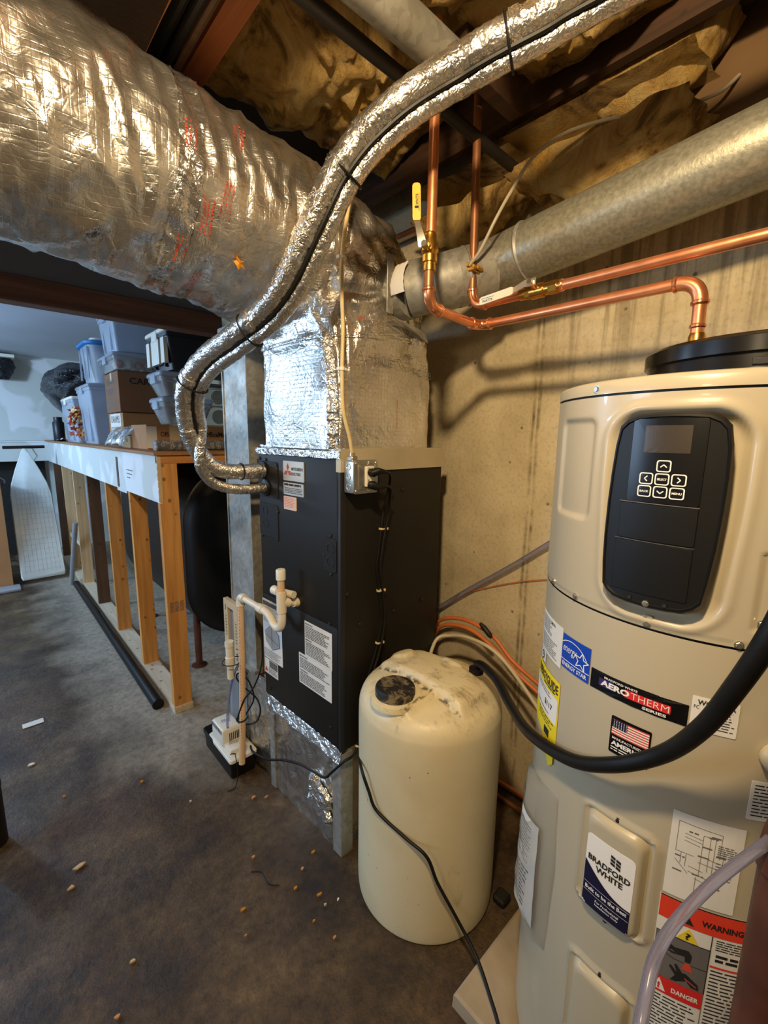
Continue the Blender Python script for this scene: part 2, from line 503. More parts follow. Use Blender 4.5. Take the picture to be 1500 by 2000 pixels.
def rrect(u0, v0, u1, v1, r, k=5, nside=4):
    r = min(r, (u1 - u0) / 2 - 1e-5, (v1 - v0) / 2 - 1e-5)
    pts = []
    cs = [(u1 - r, v0 + r, -90), (u1 - r, v1 - r, 0), (u0 + r, v1 - r, 90), (u0 + r, v0 + r, 180)]
    for q, (cu, cv, a0) in enumerate(cs):
        arc = [(cu + r * math.cos(math.radians(a0 + 90 * i / k)), cv + r * math.sin(math.radians(a0 + 90 * i / k))) for i in range(k + 1)]
        pts += arc
        nx = cs[(q + 1) % 4]
        a1 = math.radians(nx[2])
        e = (nx[0] + r * math.cos(a1), nx[1] + r * math.sin(a1))
        for i in range(1, nside):
            t = i / nside
            pts.append((arc[-1][0] * (1 - t) + e[0] * t, arc[-1][1] * (1 - t) + e[1] * t))
    return pts

OFF = {}
def obj(name, mb, mat, parent=None, smooth=40, label=None, cat=None, group=None, kind=None, loc=None):
    """one mesh object; vertices given in the frame of the top-level thing's coordinates"""
    me = bpy.data.meshes.new(name)
    off = V((0, 0, 0))
    if parent is not None:
        off = OFF.get(parent.name, off)
    elif loc is not None:
        off = V(loc)
    me.from_pydata([tuple(p - off) for p in mb.v], [], mb.f)
    mats = mat if isinstance(mat, (list, tuple)) else [mat]
    for q in mats:
        me.materials.append(MT[q])
    if len(mats) > 1:
        me.polygons.foreach_set('material_index', mb.mi)
    bm = bmesh.new(); bm.from_mesh(me)
    bmesh.ops.recalc_face_normals(bm, faces=bm.faces)
    bm.to_mesh(me); bm.free()
    if smooth:
        me.polygons.foreach_set('use_smooth', [True] * len(me.polygons))
        try: me.set_sharp_from_angle(angle=math.radians(smooth))
        except Exception: pass
    me.update()
    o = bpy.data.objects.new(name, me)
    COL.objects.link(o)
    if parent is not None:
        o.parent = parent
    elif loc is not None:
        o.location = loc
    OFF[o.name] = off
    tag(o, label, cat, group, kind)
    return o
def flat(name, mb, mat, parent=None, **kw):
    return obj(name, mb, mat, parent, smooth=0, **kw)
def tag(o, label=None, cat=None, group=None, kind=None):
    if label: o['label'] = label
    if cat: o['category'] = cat
    if group: o['group'] = group
    if kind: o['kind'] = kind
    return o
def thing(name, label, cat, loc=(0, 0, 0), group=None, rotz=0, local=False):
    o = bpy.data.objects.new(name, None)
    COL.objects.link(o)
    o.location = loc
    o.rotation_euler = (0, 0, rotz)
    o.empty_display_size = .1
    OFF[o.name] = V((0, 0, 0)) if local else V(loc)
    return tag(o, label, cat, group)
def copy_thing(o, parent=None):
    c = o.copy(); COL.objects.link(c); OFF[c.name] = OFF[o.name]
    if parent is not None: c.parent = parent
    for ch in list(o.children): copy_thing(ch, c)
    return c

def smooth_path(pts, n=8):
    pts = [V(p) for p in pts]
    out = []
    for k in range(len(pts) - 1):
        p0 = pts[max(k - 1, 0)]; p1 = pts[k]; p2 = pts[k + 1]; p3 = pts[min(k + 2, len(pts) - 1)]
        for i in range(n):
            t = i / n
            out.append(.5 * ((2 * p1) + (p2 - p0) * t + (2 * p0 - 5 * p1 + 4 * p2 - p3) * t * t + (3 * p1 - p0 - 3 * p2 + p3) * t ** 3))
    out.append(pts[-1])
    return out
def nz(x, y=0, z=0): return noise.noise(V((x, y, z)))
def ridge(x, y, z=0): return 1 - abs(noise.noise(V((x, y, z)))) * 2

# flat print: labels with text and word bars laid on any surface
_tc = {}
def text2d(body, bold=0.0, shear=0.0):
    key = (body, bold, shear)
    if key not in _tc:
        cu = bpy.data.curves.new('t', 'FONT')
        cu.body = body; cu.size = 1; cu.offset = bold; cu.shear = shear; cu.resolution_u = 2
        cu.align_x = 'LEFT'
        o = bpy.data.objects.new('t', cu); COL.objects.link(o)
        bpy.context.view_layer.update()
        me = bpy.data.meshes.new_from_object(o)
        vs = [(p.co.x, p.co.y) for p in me.vertices]
        fs = [tuple(p.vertices) for p in me.polygons]
        bpy.data.objects.remove(o); bpy.data.curves.remove(cu); bpy.data.meshes.remove(me)
        _tc[key] = (vs, fs)
    return _tc[key]

class Label:
    def __init__(s, mp):
        s.mp = mp; s.mb = MB(); s.mats = []
    def m(s, name):
        if name not in s.mats: s.mats.append(name)
        return s.mats.index(name)
    def rect(s, u0, v0, u1, v1, mat, off=.0005, rad=0):
        i = s.m(mat)
        if rad:
            s.mb.plate(s.mp, u0, v0, u1, v1, off, rad, min(off, .0003) * .5, 3, 0, i)
            return s
        n = max(1, int((u1 - u0) / .012))
        for k in range(n):
            a = u0 + (u1 - u0) * k / n; b = u0 + (u1 - u0) * (k + 1) / n
            s.mb.add([s.mp(a, v0, off), s.mp(b, v0, off), s.mp(b, v1, off), s.mp(a, v1, off)], [(0, 1, 2, 3)], i)
        return s
    def poly(s, pts, mat, off):
        s.mb.add([s.mp(u, v, off) for u, v in pts], [tuple(range(len(pts)))], s.m(mat))
        return s
    def text(s, body, u, v, h, mat, off=.001, width=None, align='L', bold=.0, shear=0, rot=0):
        vs, fs = text2d(body, bold, shear)
        if not vs: return s
        x0 = min(p[0] for p in vs); x1 = max(p[0] for p in vs)
        y0 = min(p[1] for p in vs); y1 = max(p[1] for p in vs)
        sy = h / max(y1 - y0, .01)
        sx = width / (x1 - x0) if width else sy
        W_ = (x1 - x0) * sx
        du = {'L': 0, 'C': -W_ / 2, 'R': -W_}[align]
        c, sn = math.cos(rot), math.sin(rot)
        q = []
        for x, y in vs:
            a = (x - x0) * sx + du; b = (y - y0) * sy
            q.append(s.mp(u + a * c - b * sn, v + a * sn + b * c, off))
        s.mb.add(q, fs, s.m(mat))
        return s
    def words(s, u0, v0, u1, v1, n, mat='ink', off=.001, seed=1, fill=.45, ragged=.25):
        rnd = random.Random(seed)
        pitch = (v1 - v0) / n
        i = s.m(mat)
        for k in range(n):
            top = v1 - k * pitch
            x = u0
            end = u1 - rnd.random() * ragged * (u1 - u0)
            while x < end:
                wd = pitch * (.8 + rnd.random() * 3.2)
                e = min(x + wd, end)
                s.mb.add([s.mp(x, top - pitch * fill, off), s.mp(e, top - pitch * fill, off), s.mp(e, top, off), s.mp(x, top, off)], [(0, 1, 2, 3)], i)
                x = e + pitch * .4
        return s
    def line(s, u0, v0, u1, v1, wd, mat, off=.001):
        d = V((u1 - u0, v1 - v0)); L = d.length
        n = V((-d.y, d.x)) / L * wd / 2
        k = max(1, int(L / .015))
        i = s.m(mat)
        for q in range(k):
            a = V((u0, v0)) + d * q / k; b = V((u0, v0)) + d * (q + 1) / k
            s.mb.add([s.mp(*(a - n), off), s.mp(*(b - n), off), s.mp(*(b + n), off), s.mp(*(a + n), off)], [(0, 1, 2, 3)], i)
        return s
    def build(s, name, parent, **kw):
        return flat(name, s.mb, s.mats, parent, **kw)
def plane_map(o, u, v, n):
    o, u, v, n = V(o), V(u), V(v), V(n)
    return lambda a, b, off: o + u * a + v * b + n * off

# ================================================================== THE SETTING
def struct(name, mb, mat, parent=None, smooth=0):
    return obj(name, mb, mat, parent, smooth, kind='structure')

JZ = 2.56        # underside of the floor joists
SUB = 2.78
floor = struct('floor', MB().grid(lambda u, v: V((-3.2 + 4.95 * u, -2.2 + 9.7 * v, nz(u * 9, v * 18) * .004)), 50, 100), 'floor', smooth=60)
wall_r = struct('wall_right', MB().box(1.6, 1.75, -2.2, 7.5, 0, SUB), 'concrete_wall')
# raised seam left by the form boards
for yy in (.902, .873):
    m = MB()
    m.tube([(1.6, yy + nz(z * 3, yy) * .004 - (z - 1.3) * -.004, z) for z in [i * .1 for i in range(0, 26)]], .0022, 5)
    struct('form_seam', m, 'concrete_wall', wall_r)
struct('wall_front', MB().box(-3.2, 1.75, -2.35, -2.2, 0, SUB), 'plaster_dark')
wl = struct('wall_left', MB().box(-3.35, -3.2, -2.2, 2.4, 0, SUB).box(-3.35, -3.2, 4.2, 7.5, 0, SUB).box(-3.35, -3.2, 2.4, 4.2, 0, 1.1).box(-3.35, -3.2, 2.4, 4.2, 2.3, SUB), 'drywall')
wn = struct('window_1', MB().box(-3.30, -3.24, 2.4, 4.2, 1.1, 1.16).box(-3.30, -3.24, 2.4, 4.2, 2.24, 2.3).box(-3.30, -3.24, 2.4, 2.46, 1.16, 2.24).box(-3.30, -3.24, 4.14, 4.2, 1.16, 2.24).box(-3.30, -3.24, 3.27, 3.33, 1.16, 2.24), 'white_plastic')
for a, b in ((2.46, 3.27), (3.33, 4.14)):
    struct('pane', MB().box(-3.285, -3.28, a, b, 1.16, 2.24), 'glass', wn)
wb = struct('wall_back', MB().box(-3.2, 1.6, 7.35, 7.5, 0, SUB), 'drywall')
# low ledge along the back wall with an open dark bay below it
struct('ledge_panel', MB().box(-3.2, .70, 7.05, 7.065, 1.20, 1.43), 'drywall', wb)
struct('ledge_board', MB().box(-3.2, .70, 7.04, 7.36, 1.43, 1.45), 'drywall', wb)
struct('bay_shade', MB().box(-3.2, .66, 7.30, 7.34, .0, 1.2), 'black_matte', wb)  # black sheet painted in for the darkness inside the open bay

ceil = struct('ceiling', MB().box(-3.2, 1.6, -2.2, 2.46, SUB, SUB + .03), 'subfloor')
struct('ceiling', MB().box(-3.2, 1.6, 2.46, 7.36, 2.50, 2.56), 'drywall_ceiling')
# joists run parallel to the concrete wall
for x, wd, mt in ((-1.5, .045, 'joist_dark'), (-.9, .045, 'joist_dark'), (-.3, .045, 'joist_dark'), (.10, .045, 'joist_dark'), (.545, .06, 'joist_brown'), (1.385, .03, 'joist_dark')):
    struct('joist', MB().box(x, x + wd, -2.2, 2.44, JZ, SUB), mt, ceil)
struct('wall_shade_board', MB().box(1.585, 1.6, -2.2, .52, 2.30, SUB), 'ceiling_board', ceil)  # added board, its brown stands in for shade on the upper concrete
struct('ceiling_board', MB().box(1.42, 1.585, -2.2, .425, JZ + .1, JZ + .112), 'ceiling_board', ceil)
struct('blocking', MB().box(1.03, 1.30, .83, .870, 2.50, 2.59), 'joist_dark', ceil)
beam = struct('trim_1', MB().box(-3.2, 1.02, 2.37, 2.46, 2.065, 2.165, .003), 'beam_brown')
struct('header_panel', MB().box(-3.2, 1.02, 2.39, 2.45, 2.165, SUB), 'header_grey', beam)

# ------------------------------------------------------------------ knee wall beside the oil tank
KX, KY, KZ = .682, 2.45, 1.446
kw = struct('wall_knee', MB().box(KX, KX + .013, KY, 7.05, 1.195, KZ, mi=0), 'drywall')
kw['label'] = 'low stud wall with a white drywall band and open timber studs below'
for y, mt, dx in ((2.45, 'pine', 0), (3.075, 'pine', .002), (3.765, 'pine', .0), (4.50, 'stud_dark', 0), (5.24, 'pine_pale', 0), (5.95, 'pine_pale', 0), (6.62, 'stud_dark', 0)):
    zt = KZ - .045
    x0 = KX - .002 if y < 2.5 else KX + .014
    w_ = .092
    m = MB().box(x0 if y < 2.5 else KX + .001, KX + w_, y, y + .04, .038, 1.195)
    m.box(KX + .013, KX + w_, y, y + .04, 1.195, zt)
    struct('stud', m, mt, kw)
struct('bottom_plate', MB().box(KX - .006, KX + .096, KY - .01, 7.05, 0, .038, .002), 'pine_y', kw)
struct('top_plate', MB().box(KX + .014, KX + .1, KY, 7.05, KZ - .045, KZ - .004), 'pine_y', kw)
struct('end_rail', MB().box(KX + .0, 1.59, KY - .002, KY + .038, KZ - .046, KZ - .004, .002), 'pine_x', kw)
struct('shelf_board', MB().box(KX - .022, 1.595, KY - .02, 7.05, KZ - .003, KZ + .014, .002), 'plywood', kw)
struct('blocking', MB().box(KX + .004, KX + .09, 5.28, 5.95, .42, .46), 'pine_y', kw)
struct('light_blocker', MB().box(1.302, 1.598, 1.90, 1.92, 0, 2.44), 'black_matte', kw)  # added panel, blocks window light leaking in between plenum and wall
# a slot left open where two pieces of drywall meet, and the frayed paper edge
struct('slot_strip', MB().box(KX - .003, KX + .001, 3.315, 3.36, 1.205, 1.40), 'stud_dark', kw)
struct('nailing_strip', MB().box(KX - .004, KX + .0, 3.13, 3.37, 1.180, 1.197), 'drywall', kw)
m = MB()
for k in range(30):
    z = 1.2 + k * .008
    m.box(KX - .004 - random.random() * .003, KX + .013, KY - .004, KY + .003, z, z + .008)
struct('paper_edge', m, 'cardboard_pale', kw)
Lb = Label(plane_map((KX - .0005, 3.10, 1.30), (0, -1, 0), (0, 0, 1), (-1, 0, 0)))
Lb.words(0, -.035, .17, .035, 3, 'ink_grey', .001, 4, .25, .7)
Lb.build('pencil_notes', kw)
# lumber stamp on the end stud and on a far stud
Lb = Label(plane_map((KX + .01, KY - .001, .62), (1, 0, 0), (0, 0, 1), (0, -1, 0)))
for k in range(3):
    Lb.words(.0 + k * .026, -.03, .022 + k * .026, .03, 7, 'ink_grey', .001, 8 + k, .5, .1)
Lb.build('grade_stamp', kw)

# ================================================================== INSULATION IN THE JOIST BAYS
def batt(x0, x1, y0, y1, z, sag, amp, seed, label, tilt=0):
    lx, ly = x1 - x0, y1 - y0
    nu, nv = max(14, int(lx / .014)), max(14, int(ly / .014))
    def fn(side):
        def f(u, v):
            e = (math.sin(PI * min(max(u, 0), 1)) ** .7) * (math.sin(PI * min(max(v, 0), 1)) ** .7)
            x, y = x0 + lx * u, y0 + ly * v
            d = nz(x * 5 + seed, y * 5, seed) * amp + abs(nz(x * 13, y * 13 + seed, 2)) * amp * .8 + nz(x * 30, y * 30, seed) * amp * .38
            zz = (z - sag * e - d * (e ** .7) if side else z + .10) - tilt * (v - .5) * ly
            k = abs(u - .5) * 2; q = abs(v - .5) * 2
            return V((x + nz(y * 11, seed, 3) * .03 * k * k, y + (nz(x * 11, seed, 7) * .05 + nz(x * 27, seed, 5) * .02) * q * q, zz))
        return f
    m = MB().grid(fn(1), nu, nv)
    top = MB().grid(fn(0), 4, 4)
    m.add(top.v, top.f)
    # skirt joins the two faces
    n0 = (nu + 1) * (nv + 1)
    o = obj('insulation_batt', m, 'insulation', None, 60, label, 'insulation', 'fibreglass batts between the joists', loc=((x0 + x1) / 2, (y0 + y1) / 2, z))
    return o
batt(.61, 1.37, .935, 1.52, 2.68, .06, .075, 1.3, 'broad golden fibreglass batt sagging above the foil duct beside the brown joist', .26)
batt(.61, 1.00, .40, .86, 2.60, .07, .080, 4.1, 'fibreglass batt above the grey ceiling pipe near the top edge, with a hanging tuft')
batt(1.00, 1.375, .44, .86, 2.62, .06, .06, 7.7, 'shadowed brown fibreglass batt beside the black joist, above the foil line set')
batt(1.42, 1.60, .36, .76, 2.62, .13, .07, 9.2, 'rounded tan fibreglass batt tucked against the wall beyond the black joist')
batt(1.42, 1.60, .74, 1.10, 2.64, .08, .05, 11.5, 'dim fibreglass batt behind the grey wire, deep in the wall bay')
batt(1.38, 1.60, .42, .95, 2.42, .15, .09, 14.2, 'ragged bright yellow fibreglass piece resting on top of the round grey duct')
batt(1.38, 1.60, .92, 1.36, 2.40, .13, .09, 16.9, 'fibreglass piece behind the two copper risers, left of the ragged one')
batt(.60, 1.0, -.5, .38, 2.62, .05, .06, 19.4, 'fibreglass batt at the top edge nearest the camera')
m = MB().tube([(.86 + nz(k) * .01, .60 + nz(k, 5) * .01, 2.52 - k * .012) for k in range(9)], [.03, .035, .034, .03, .026, .022, .02, .014, .004], 10, rfn=lambda k, i, r: r * (1 + .4 * nz(k * .7, i * .9)))
obj('insulation_tuft', m, 'insulation', None, 60, 'pale tuft of fibreglass hanging down beside the foil line set', 'insulation', loc=(.86, .60, 2.5))
# pipes under the joists
m = MB().cyl((-.2, .885, 2.43), (1.55, .915, 2.43), .017, n=12)
obj('iron_pipe', m, 'iron_black', None, 40, 'thin black iron pipe crossing under the joists', 'pipe', loc=(.5, .89, 2.43))
m = MB().tube([(-.2, .82, 2.455), (.5, .82, 2.455), (1.02, .81, 2.45)], .042, 20)
gp = obj('ceiling_pipe', m, 'galvanized', None, 40, 'grey galvanized pipe crossing the ceiling behind the foil line set', 'pipe', loc=(.5, .8, 2.45))
m = MB().cyl((1.52, 1.75, 2.45), (1.52, .47, 2.45), .012, n=10)
obj('brown_pipe', m, 'copper_dull', None, 40, 'dull brown pipe running along the wall top behind the risers', 'pipe', loc=(1.52, .7, 2.45))
# bundle of old cables beside the brown joist
t = thing('cable_bundle', 'dark bundle of old cables strapped beside the brown joist', 'cable', (.50, 1.1, 2.56))
for k in range(6):
    x = .455 + (k % 3) * .026; z = 2.545 - (k // 3) * .022
    pts = smooth_path([(x + nz(y * 2, k) * .012, y, z + nz(y * 2, k, 4) * .012) for y in (-.6, 0, .5, .8, 1.1, 1.4, 1.9)], 4)
    obj('cable', MB().tube(pts, .011, 8), ('rubber', 'iron_black', 'stud_dark')[k % 3], t)

# ================================================================== FOIL-WRAPPED DUCT
def sup(a, w_, h_, p):
    c, s_ = math.cos(a), math.sin(a)
    return w_ * math.copysign(abs(c) ** (2 / p), c), h_ * math.copysign(abs(s_) ** (2 / p), s_)
ST = [  # centre x, y, z, heading, half width, half height, squareness
    (-1.6, 1.47, 2.32, 0, .285, .270, 2.0), (-.4, 1.47, 2.300, 0, .285, .270, 2.0), (.25, 1.47, 2.262, -2, .288, .258, 2.0),
    (.60, 1.48, 2.225, -7, .30, .252, 2.0), (.80, 1.50, 2.195, -14, .325, .256, 2.1), (.93, 1.50, 2.15, -30, .335, .258, 2.3),
    (1.03, 1.47, 2.07, -55, .325, .255, 2.8), (1.075, 1.43, 1.95, -78, .275, .243, 3.6), (1.085, 1.405, 1.86, -88, .240, .238, 5.5),
    (1.087, 1.403, 1.80, -90, .236, .236, 8), (1.087, 1.403, 1.66, -90, .236, .236, 10), (1.087, 1.403, 1.508, -90, .236, .236, 10)]
def catm(vals, t):
    k = min(int(t), len(vals) - 2); f = t - k
    p0, p1, p2, p3 = vals[max(k - 1, 0)], vals[k], vals[k + 1], vals[min(k + 2, len(vals) - 1)]
    return .5 * (2 * p1 + (p2 - p0) * f + (2 * p0 - 5 * p1 + 4 * p2 - p3) * f * f + (3 * p1 - p0 - 3 * p2 + p3) * f ** 3)
def duct_pt(t, a, disp=True):
    q = [catm([s_[i] for s_ in ST], t) for i in range(7)]
    x, y, z, h, w_, hh, p = q
    hd = math.radians(h)
    n = V((-math.sin(hd), 0, math.cos(hd)))
    rot = -math.radians(2.3) * max(0, min(1, (t - 7)))      # turn to line up with the cabinet
    yv = V((math.sin(rot), math.cos(rot), 0))
    du, dv = sup(a, w_, hh, max(p, 2))
    d = yv * du + n * dv
    pos = V((x, y, z)) + d
    if disp:
        u = d.normalized()
        s_ = t * .33
        low = max(0, min(1, (9.2 - t) / 1.5))
        rb = .55 + .45 * low
        wr = (ridge(pos.x * 20 + pos.z * 3.5, a * 1.9, 3) - .4) * .0090 + (ridge(pos.x * 9 + a * .8 - pos.z * 3, a * 1.1 + 4, 8) - .4) * .010
        cr = (ridge(pos.x * 17 + 3, pos.y * 17, pos.z * 17) - .5) * .004
        dent = nz(pos.x * 3.3, pos.y * 3.3, pos.z * 3.3 + 2) * .018 * low
        # gathers radiating from the round take-off on the right-hand face
        g = 0
        r_ = math.hypot(pos.x - 1.125, pos.z - 2.03)
        if pos.y < 1.28 and r_ < .34 and t > 5:
            th = math.atan2(pos.z - 2.03, pos.x - 1.125)
            g = math.sin(th * 13 + nz(r_ * 9, th * 2) * 3) * .009 * max(0, 1 - abs(r_ - .17) / .17)
        pos = pos + u * (wr * rb + cr * rb + dent + g)
    return pos
fd = thing('insulated_duct', 'large foil-wrapped duct curving down from the ceiling onto the black cabinet', 'duct', (.6, 1.45, 2.2))
tmax = len(ST) - 1
nT, nA = 420, 180
m = MB()
lens = [0]; K = 400
prev = V((catm([s_[0] for s_ in ST], 0), 0, catm([s_[2] for s_ in ST], 0)))
for k in range(1, K + 1):
    t_ = tmax * k / K
    cur = V((catm([s_[0] for s_ in ST], t_), 0, catm([s_[2] for s_ in ST], t_)))
    lens.append(lens[-1] + (cur - prev).length); prev = cur
def dist_t(v):
    L_ = v * lens[-1]
    lo, hi = 0, K
    while hi - lo > 1:
        md = (lo + hi) // 2
        if lens[md] <= L_: lo = md
        else: hi = md
    return tmax * (lo + (L_ - lens[lo]) / max(lens[hi] - lens[lo], 1e-9)) / K
# start the fine mesh where the picture begins to see it
m.grid(lambda u, v: duct_pt(dist_t(v), u * 2 * PI), nA, nT, True)
obj('foil_jacket', m, 'foil_wrap', fd, 180)
# tape seams: a band round the joint, a crumpled strip down the plenum corner, a bottom collar
def band(t0, t1, a0, a1, nu=90, nv=6, lift=.004, wob=.003):
    q = MB()
    def f(u, v):
        a = a0 + (a1 - a0) * u; t_ = t0 + (t1 - t0) * v
        p = duct_pt(t_, a); c = V([catm([s_[i] for s_ in ST], t_) for i in range(3)])
        n = (p - c).normalized()
        return p + n * (lift + wob * nz(a * 14, t_ * 30) * 2)
    q.grid(f, nu, nv)
    return q
obj('tape_band', band(7.55, 7.80, PI * .9, PI * 2.02), 'foil_tape', fd, 180)
obj('tape_band', band(2.42, 2.60, PI * .75, PI * 1.38, 120, 8), 'foil_tape', fd, 180)
# crumpled tape strip running down the corner nearest the camera
m = MB()
def cs(u, v):
    z = 1.51 + .36 * v
    top = max(0, (z - 1.68)) * .28
    c = V((.855 - .012, 1.135 + .03 + top * .6, z)) + V((-.004, .0, 0))
    s_ = (u - .5) * .075
    p = c + V((abs(s_) * .55 - .004, s_ * .75 + .008, 0))
    return p + V((-1, -.4, 0)) * (.012 * abs(nz(z * 42, u * 6)) + .006 * abs(nz(z * 90, u * 12)))
m.grid(cs, 12, 90)
obj('corner_tape', m, 'foil_tape', fd, 180)
# printed red warnings on the tape and wrap
def duct_label(t_, a, length_a, length_t, seed, mat='ink_red', rows_=3):
    def mp(u, v, off):
        c = V([catm([s_[i] for s_ in ST], t_ + v) for i in range(3)])
        p = duct_pt(t_ + v, a + u)
        return p + (p - c).normalized() * (.0042 + off)
    q = Label(mp)
    rnd = random.Random(seed)
    i = q.m(mat)
    ht = length_t / rows_
    for r_ in range(rows_):
        u = 0
        sl = rnd.uniform(-.12, .12)
        while u < length_a * .75:
            wd = rnd.uniform(.012, .03); hh = ht * rnd.uniform(.3, .62)
            v0 = r_ * ht + u * sl + rnd.uniform(0, ht * .12)
            q.mb.add([mp(u, v0, .001), mp(u + wd, v0 + .006, .001), mp(u + wd * .8, v0 + hh, .001), mp(u + .004, v0 + hh * .9, .001)], [(0, 1, 2, 3)], i)
            u += wd + rnd.choice([.004, .005, .02])
    return q.build('printed_warning', fd, kind='stuff')
for k, (t_, a, la, lt) in enumerate([(2.62, 3.55, .42, .12), (2.78, 3.35, .40, .10), (2.50, 3.95, .34, .10), (2.72, 4.25, .36, .10), (2.85, 2.75, .3, .1), (2.45, 3.0, .3, .1), (2.6, 4.75, .3, .08), (3.05, 4.5, .2, .1)]):
    duct_label(t_, a, la, lt, k)
for k, (t_, a, la, lt) in enumerate([(6.9, 3.35, .14, .18), (7.15, 3.6, .12, .18), (7.4, 3.45, .12, .2), (7.9, 3.72, .08, .3), (6.6, 3.7, .12, .2), (8.5, 4.15, .06, .5), (9.4, 4.35, .05, .25)]):
    duct_label(t_, a, la, lt, 30 + k)
def plen(u, v, off):      # marks on the side facing the camera's right
    p = AHW0(.0, 0, 0)
    a = PI
    return AHW0(u, .028 - off, v)
def AHW0(x, y, z):
    c, s_ = math.cos(math.radians(2.3)), math.sin(math.radians(2.3))
    return V((.855 + x * c - y * s_, 1.135 + x * s_ + y * c, z))
q = Label(plen)
for body, u, z in (('A', .085, 1.800), ('3NUE', .155, 1.792), ('4-C', .345, 1.775), ('B', .44, 1.768)):
    q.text(body, u, z, .026, 'ink_grey', .014, bold=-.015, rot=-.04)
q.build('scrawled_letters', fd, kind='stuff')
q = Label(plen)
for k in range(16): q.rect(.275, 1.58 + k * .0065, .2775, 1.5845 + k * .0065, 'ink_red', .012)
q.build('red_rule', fd, kind='stuff')
# maple leaf stuck on the wrap
def leaf_shape(c, r, ux, uy, nrm, seed=0, pts=9, fold=.15):
    rnd = random.Random(seed)
    c, ux, uy, nrm = V(c), V(ux), V(uy), V(nrm)
    m = MB(); ring = []
    for i in range(pts * 2):
        a = 2 * PI * i / (pts * 2)
        rr = r * (1.0 if i % 2 == 0 else .52) * (.75 + rnd.random() * .4)
        ring.append(c + ux * rr * math.cos(a) + uy * rr * .75 * math.sin(a) + nrm * (fold * r * math.cos(a * 2 + seed)))
    low = [p - nrm * .0012 for p in ring]
    n = len(ring)
    m.add(ring + low + [c + nrm * .002, c - nrm * .001],
          [(i, (i + 1) % n, 2 * n) for i in range(n)] + [((i + 1) % n + n, i + n, 2 * n + 1) for i in range(n)] + [(i, i + n, (i + 1) % n + n, (i + 1) % n) for i in range(n)])
    return m
pl = duct_pt(3.12, 3.98)
obj('maple_leaf', leaf_shape(pl + V((-.004, -.012, -.008)), .026, (.8, .1, -.5), (.3, -.6, .6), (-.2, -.75, -.6), 3, 5), 'leaf_orange', None, 0, 'small orange leaf stuck on the underside of the big foil duct', 'leaf', loc=pl)

# ================================================================== AIR HANDLER (local frame: x into the room side wall, y along the front)
AH = thing('air_handler', 'tall black sheet-metal air handler cabinet with white instruction labels', 'air handler', (.855, 1.135, 0), None, math.radians(2.3), True)
CW, CD, Z0, Z1 = .522, .530, .430, 1.484
obj('cabinet', MB().box(.004, CD, .004, CW, Z0, Z1, .004, 2), 'cabinet_black', AH)
obj('upper_panel', MB().box(0, .02, .018, CW - .004, .900, Z1 - .004, .003, 2), 'cabinet_black', AH)
obj('lower_panel', MB().box(-.001, .02, .018, CW - .004, Z0 + .012, .896, .003, 2), 'cabinet_black', AH)
obj('corner_post', MB().box(-.0015, .022, -.001, .016, Z0, Z1, .003, 2), 'cabinet_edge', AH)
flat('panel_gap', MB().box(-.0006, .02, .02, CW - .006, .896, .900), 'cabinet_edge', AH)
# galvanized strip at the head of the right-hand face and the foil tape collar
flat('head_strip', MB().box(-.002, CD + .004, -.004, .02, 1.437, 1.512), 'galv_light', AH)
def collar(u, v):
    y = -.004 + (CW + .006) * u
    return V((-.006 - .004 * abs(nz(y * 40, v * 5)) + (.02 if v > .8 else 0), y, 1.480 + .034 * v + .003 * nz(y * 22)))
obj('tape_collar', MB().grid(collar, 120, 6), 'foil_tape', AH, 60)
fmap = plane_map((0, 0, 0), (0, -1, 0), (0, 0, 1), (-1, 0, 0))     # front face: u = -y
smap = plane_map((0, 0, 0), (1, 0, 0), (0, 0, 1), (0, -1, 0))      # side face: u = x
def fplate(name, y0, y1, z0, z1, h, mat, rad=.006, parent=AH, bev=.001):
    return obj(name, MB().plate(fmap, -y1, z0, -y0, z1, h, rad, bev), mat, parent, 35)
fplate('knockout_plate', .378, .516, 1.150, 1.286, .0030, 'cabinet_black', .012)
fplate('piping_plate', .372, .516, 1.310, 1.452, .0030, 'cabinet_black', .012)
kp = fplate('knockout_plate', .020, .092, 1.094, 1.214, .0028, 'cabinet_black', .014)
def disc(name, mp, u, v, r, h, mat, parent, n=20, base=0):
    m = MB().ring_loft([[mp(u + r * k * math.cos(2 * PI * i / n), v + r * k * math.sin(2 * PI * i / n), base + hh) for i in range(n)] for k, hh in ((1, 0), (1, h * .7), (.85, h))])
    return obj(name, m, mat, parent, 40)
def ringm(mp, u, v, r, wdt, h, n=24):
    m = MB()
    m.ring_loft([[mp(u + k * math.cos(2 * PI * i / n), v + k * math.sin(2 * PI * i / n), hh) for i in range(n)] for k, hh in ((r - wdt, 0), (r - wdt, h), (r, h), (r, 0))], False, False)
    return m
for z in (1.176, 1.130):
    obj('knockout_ring', ringm(fmap, -.052, z, .020, .003, .0042), 'cabinet_edge', kp)
for z in (1.255, 1.205):
    obj('knockout_ring', ringm(fmap, -.470, z, .018, .002, .0042), 'cabinet_edge', AH)
for y, z in ((.052, 1.222), (.088, 1.150), (.050, 1.088), (.505, 1.462), (.460, 1.458), (.382, 1.440), (.378, 1.262), (.500, 1.150), (.385, 1.150), (.06, .905), (.480, .472), (.06, .505)):
    disc('screw', fmap, -y, z, .0065, .004, 'cabinet_edge', AH, 10, .001)
for x, z in ((.428, .898), (.260, .898), (.089, .894), (.03, 1.02), (.30, 1.36)):
    disc('screw', smap, x, z, .0075, .004, 'cabinet_edge', AH, 10, -.003)
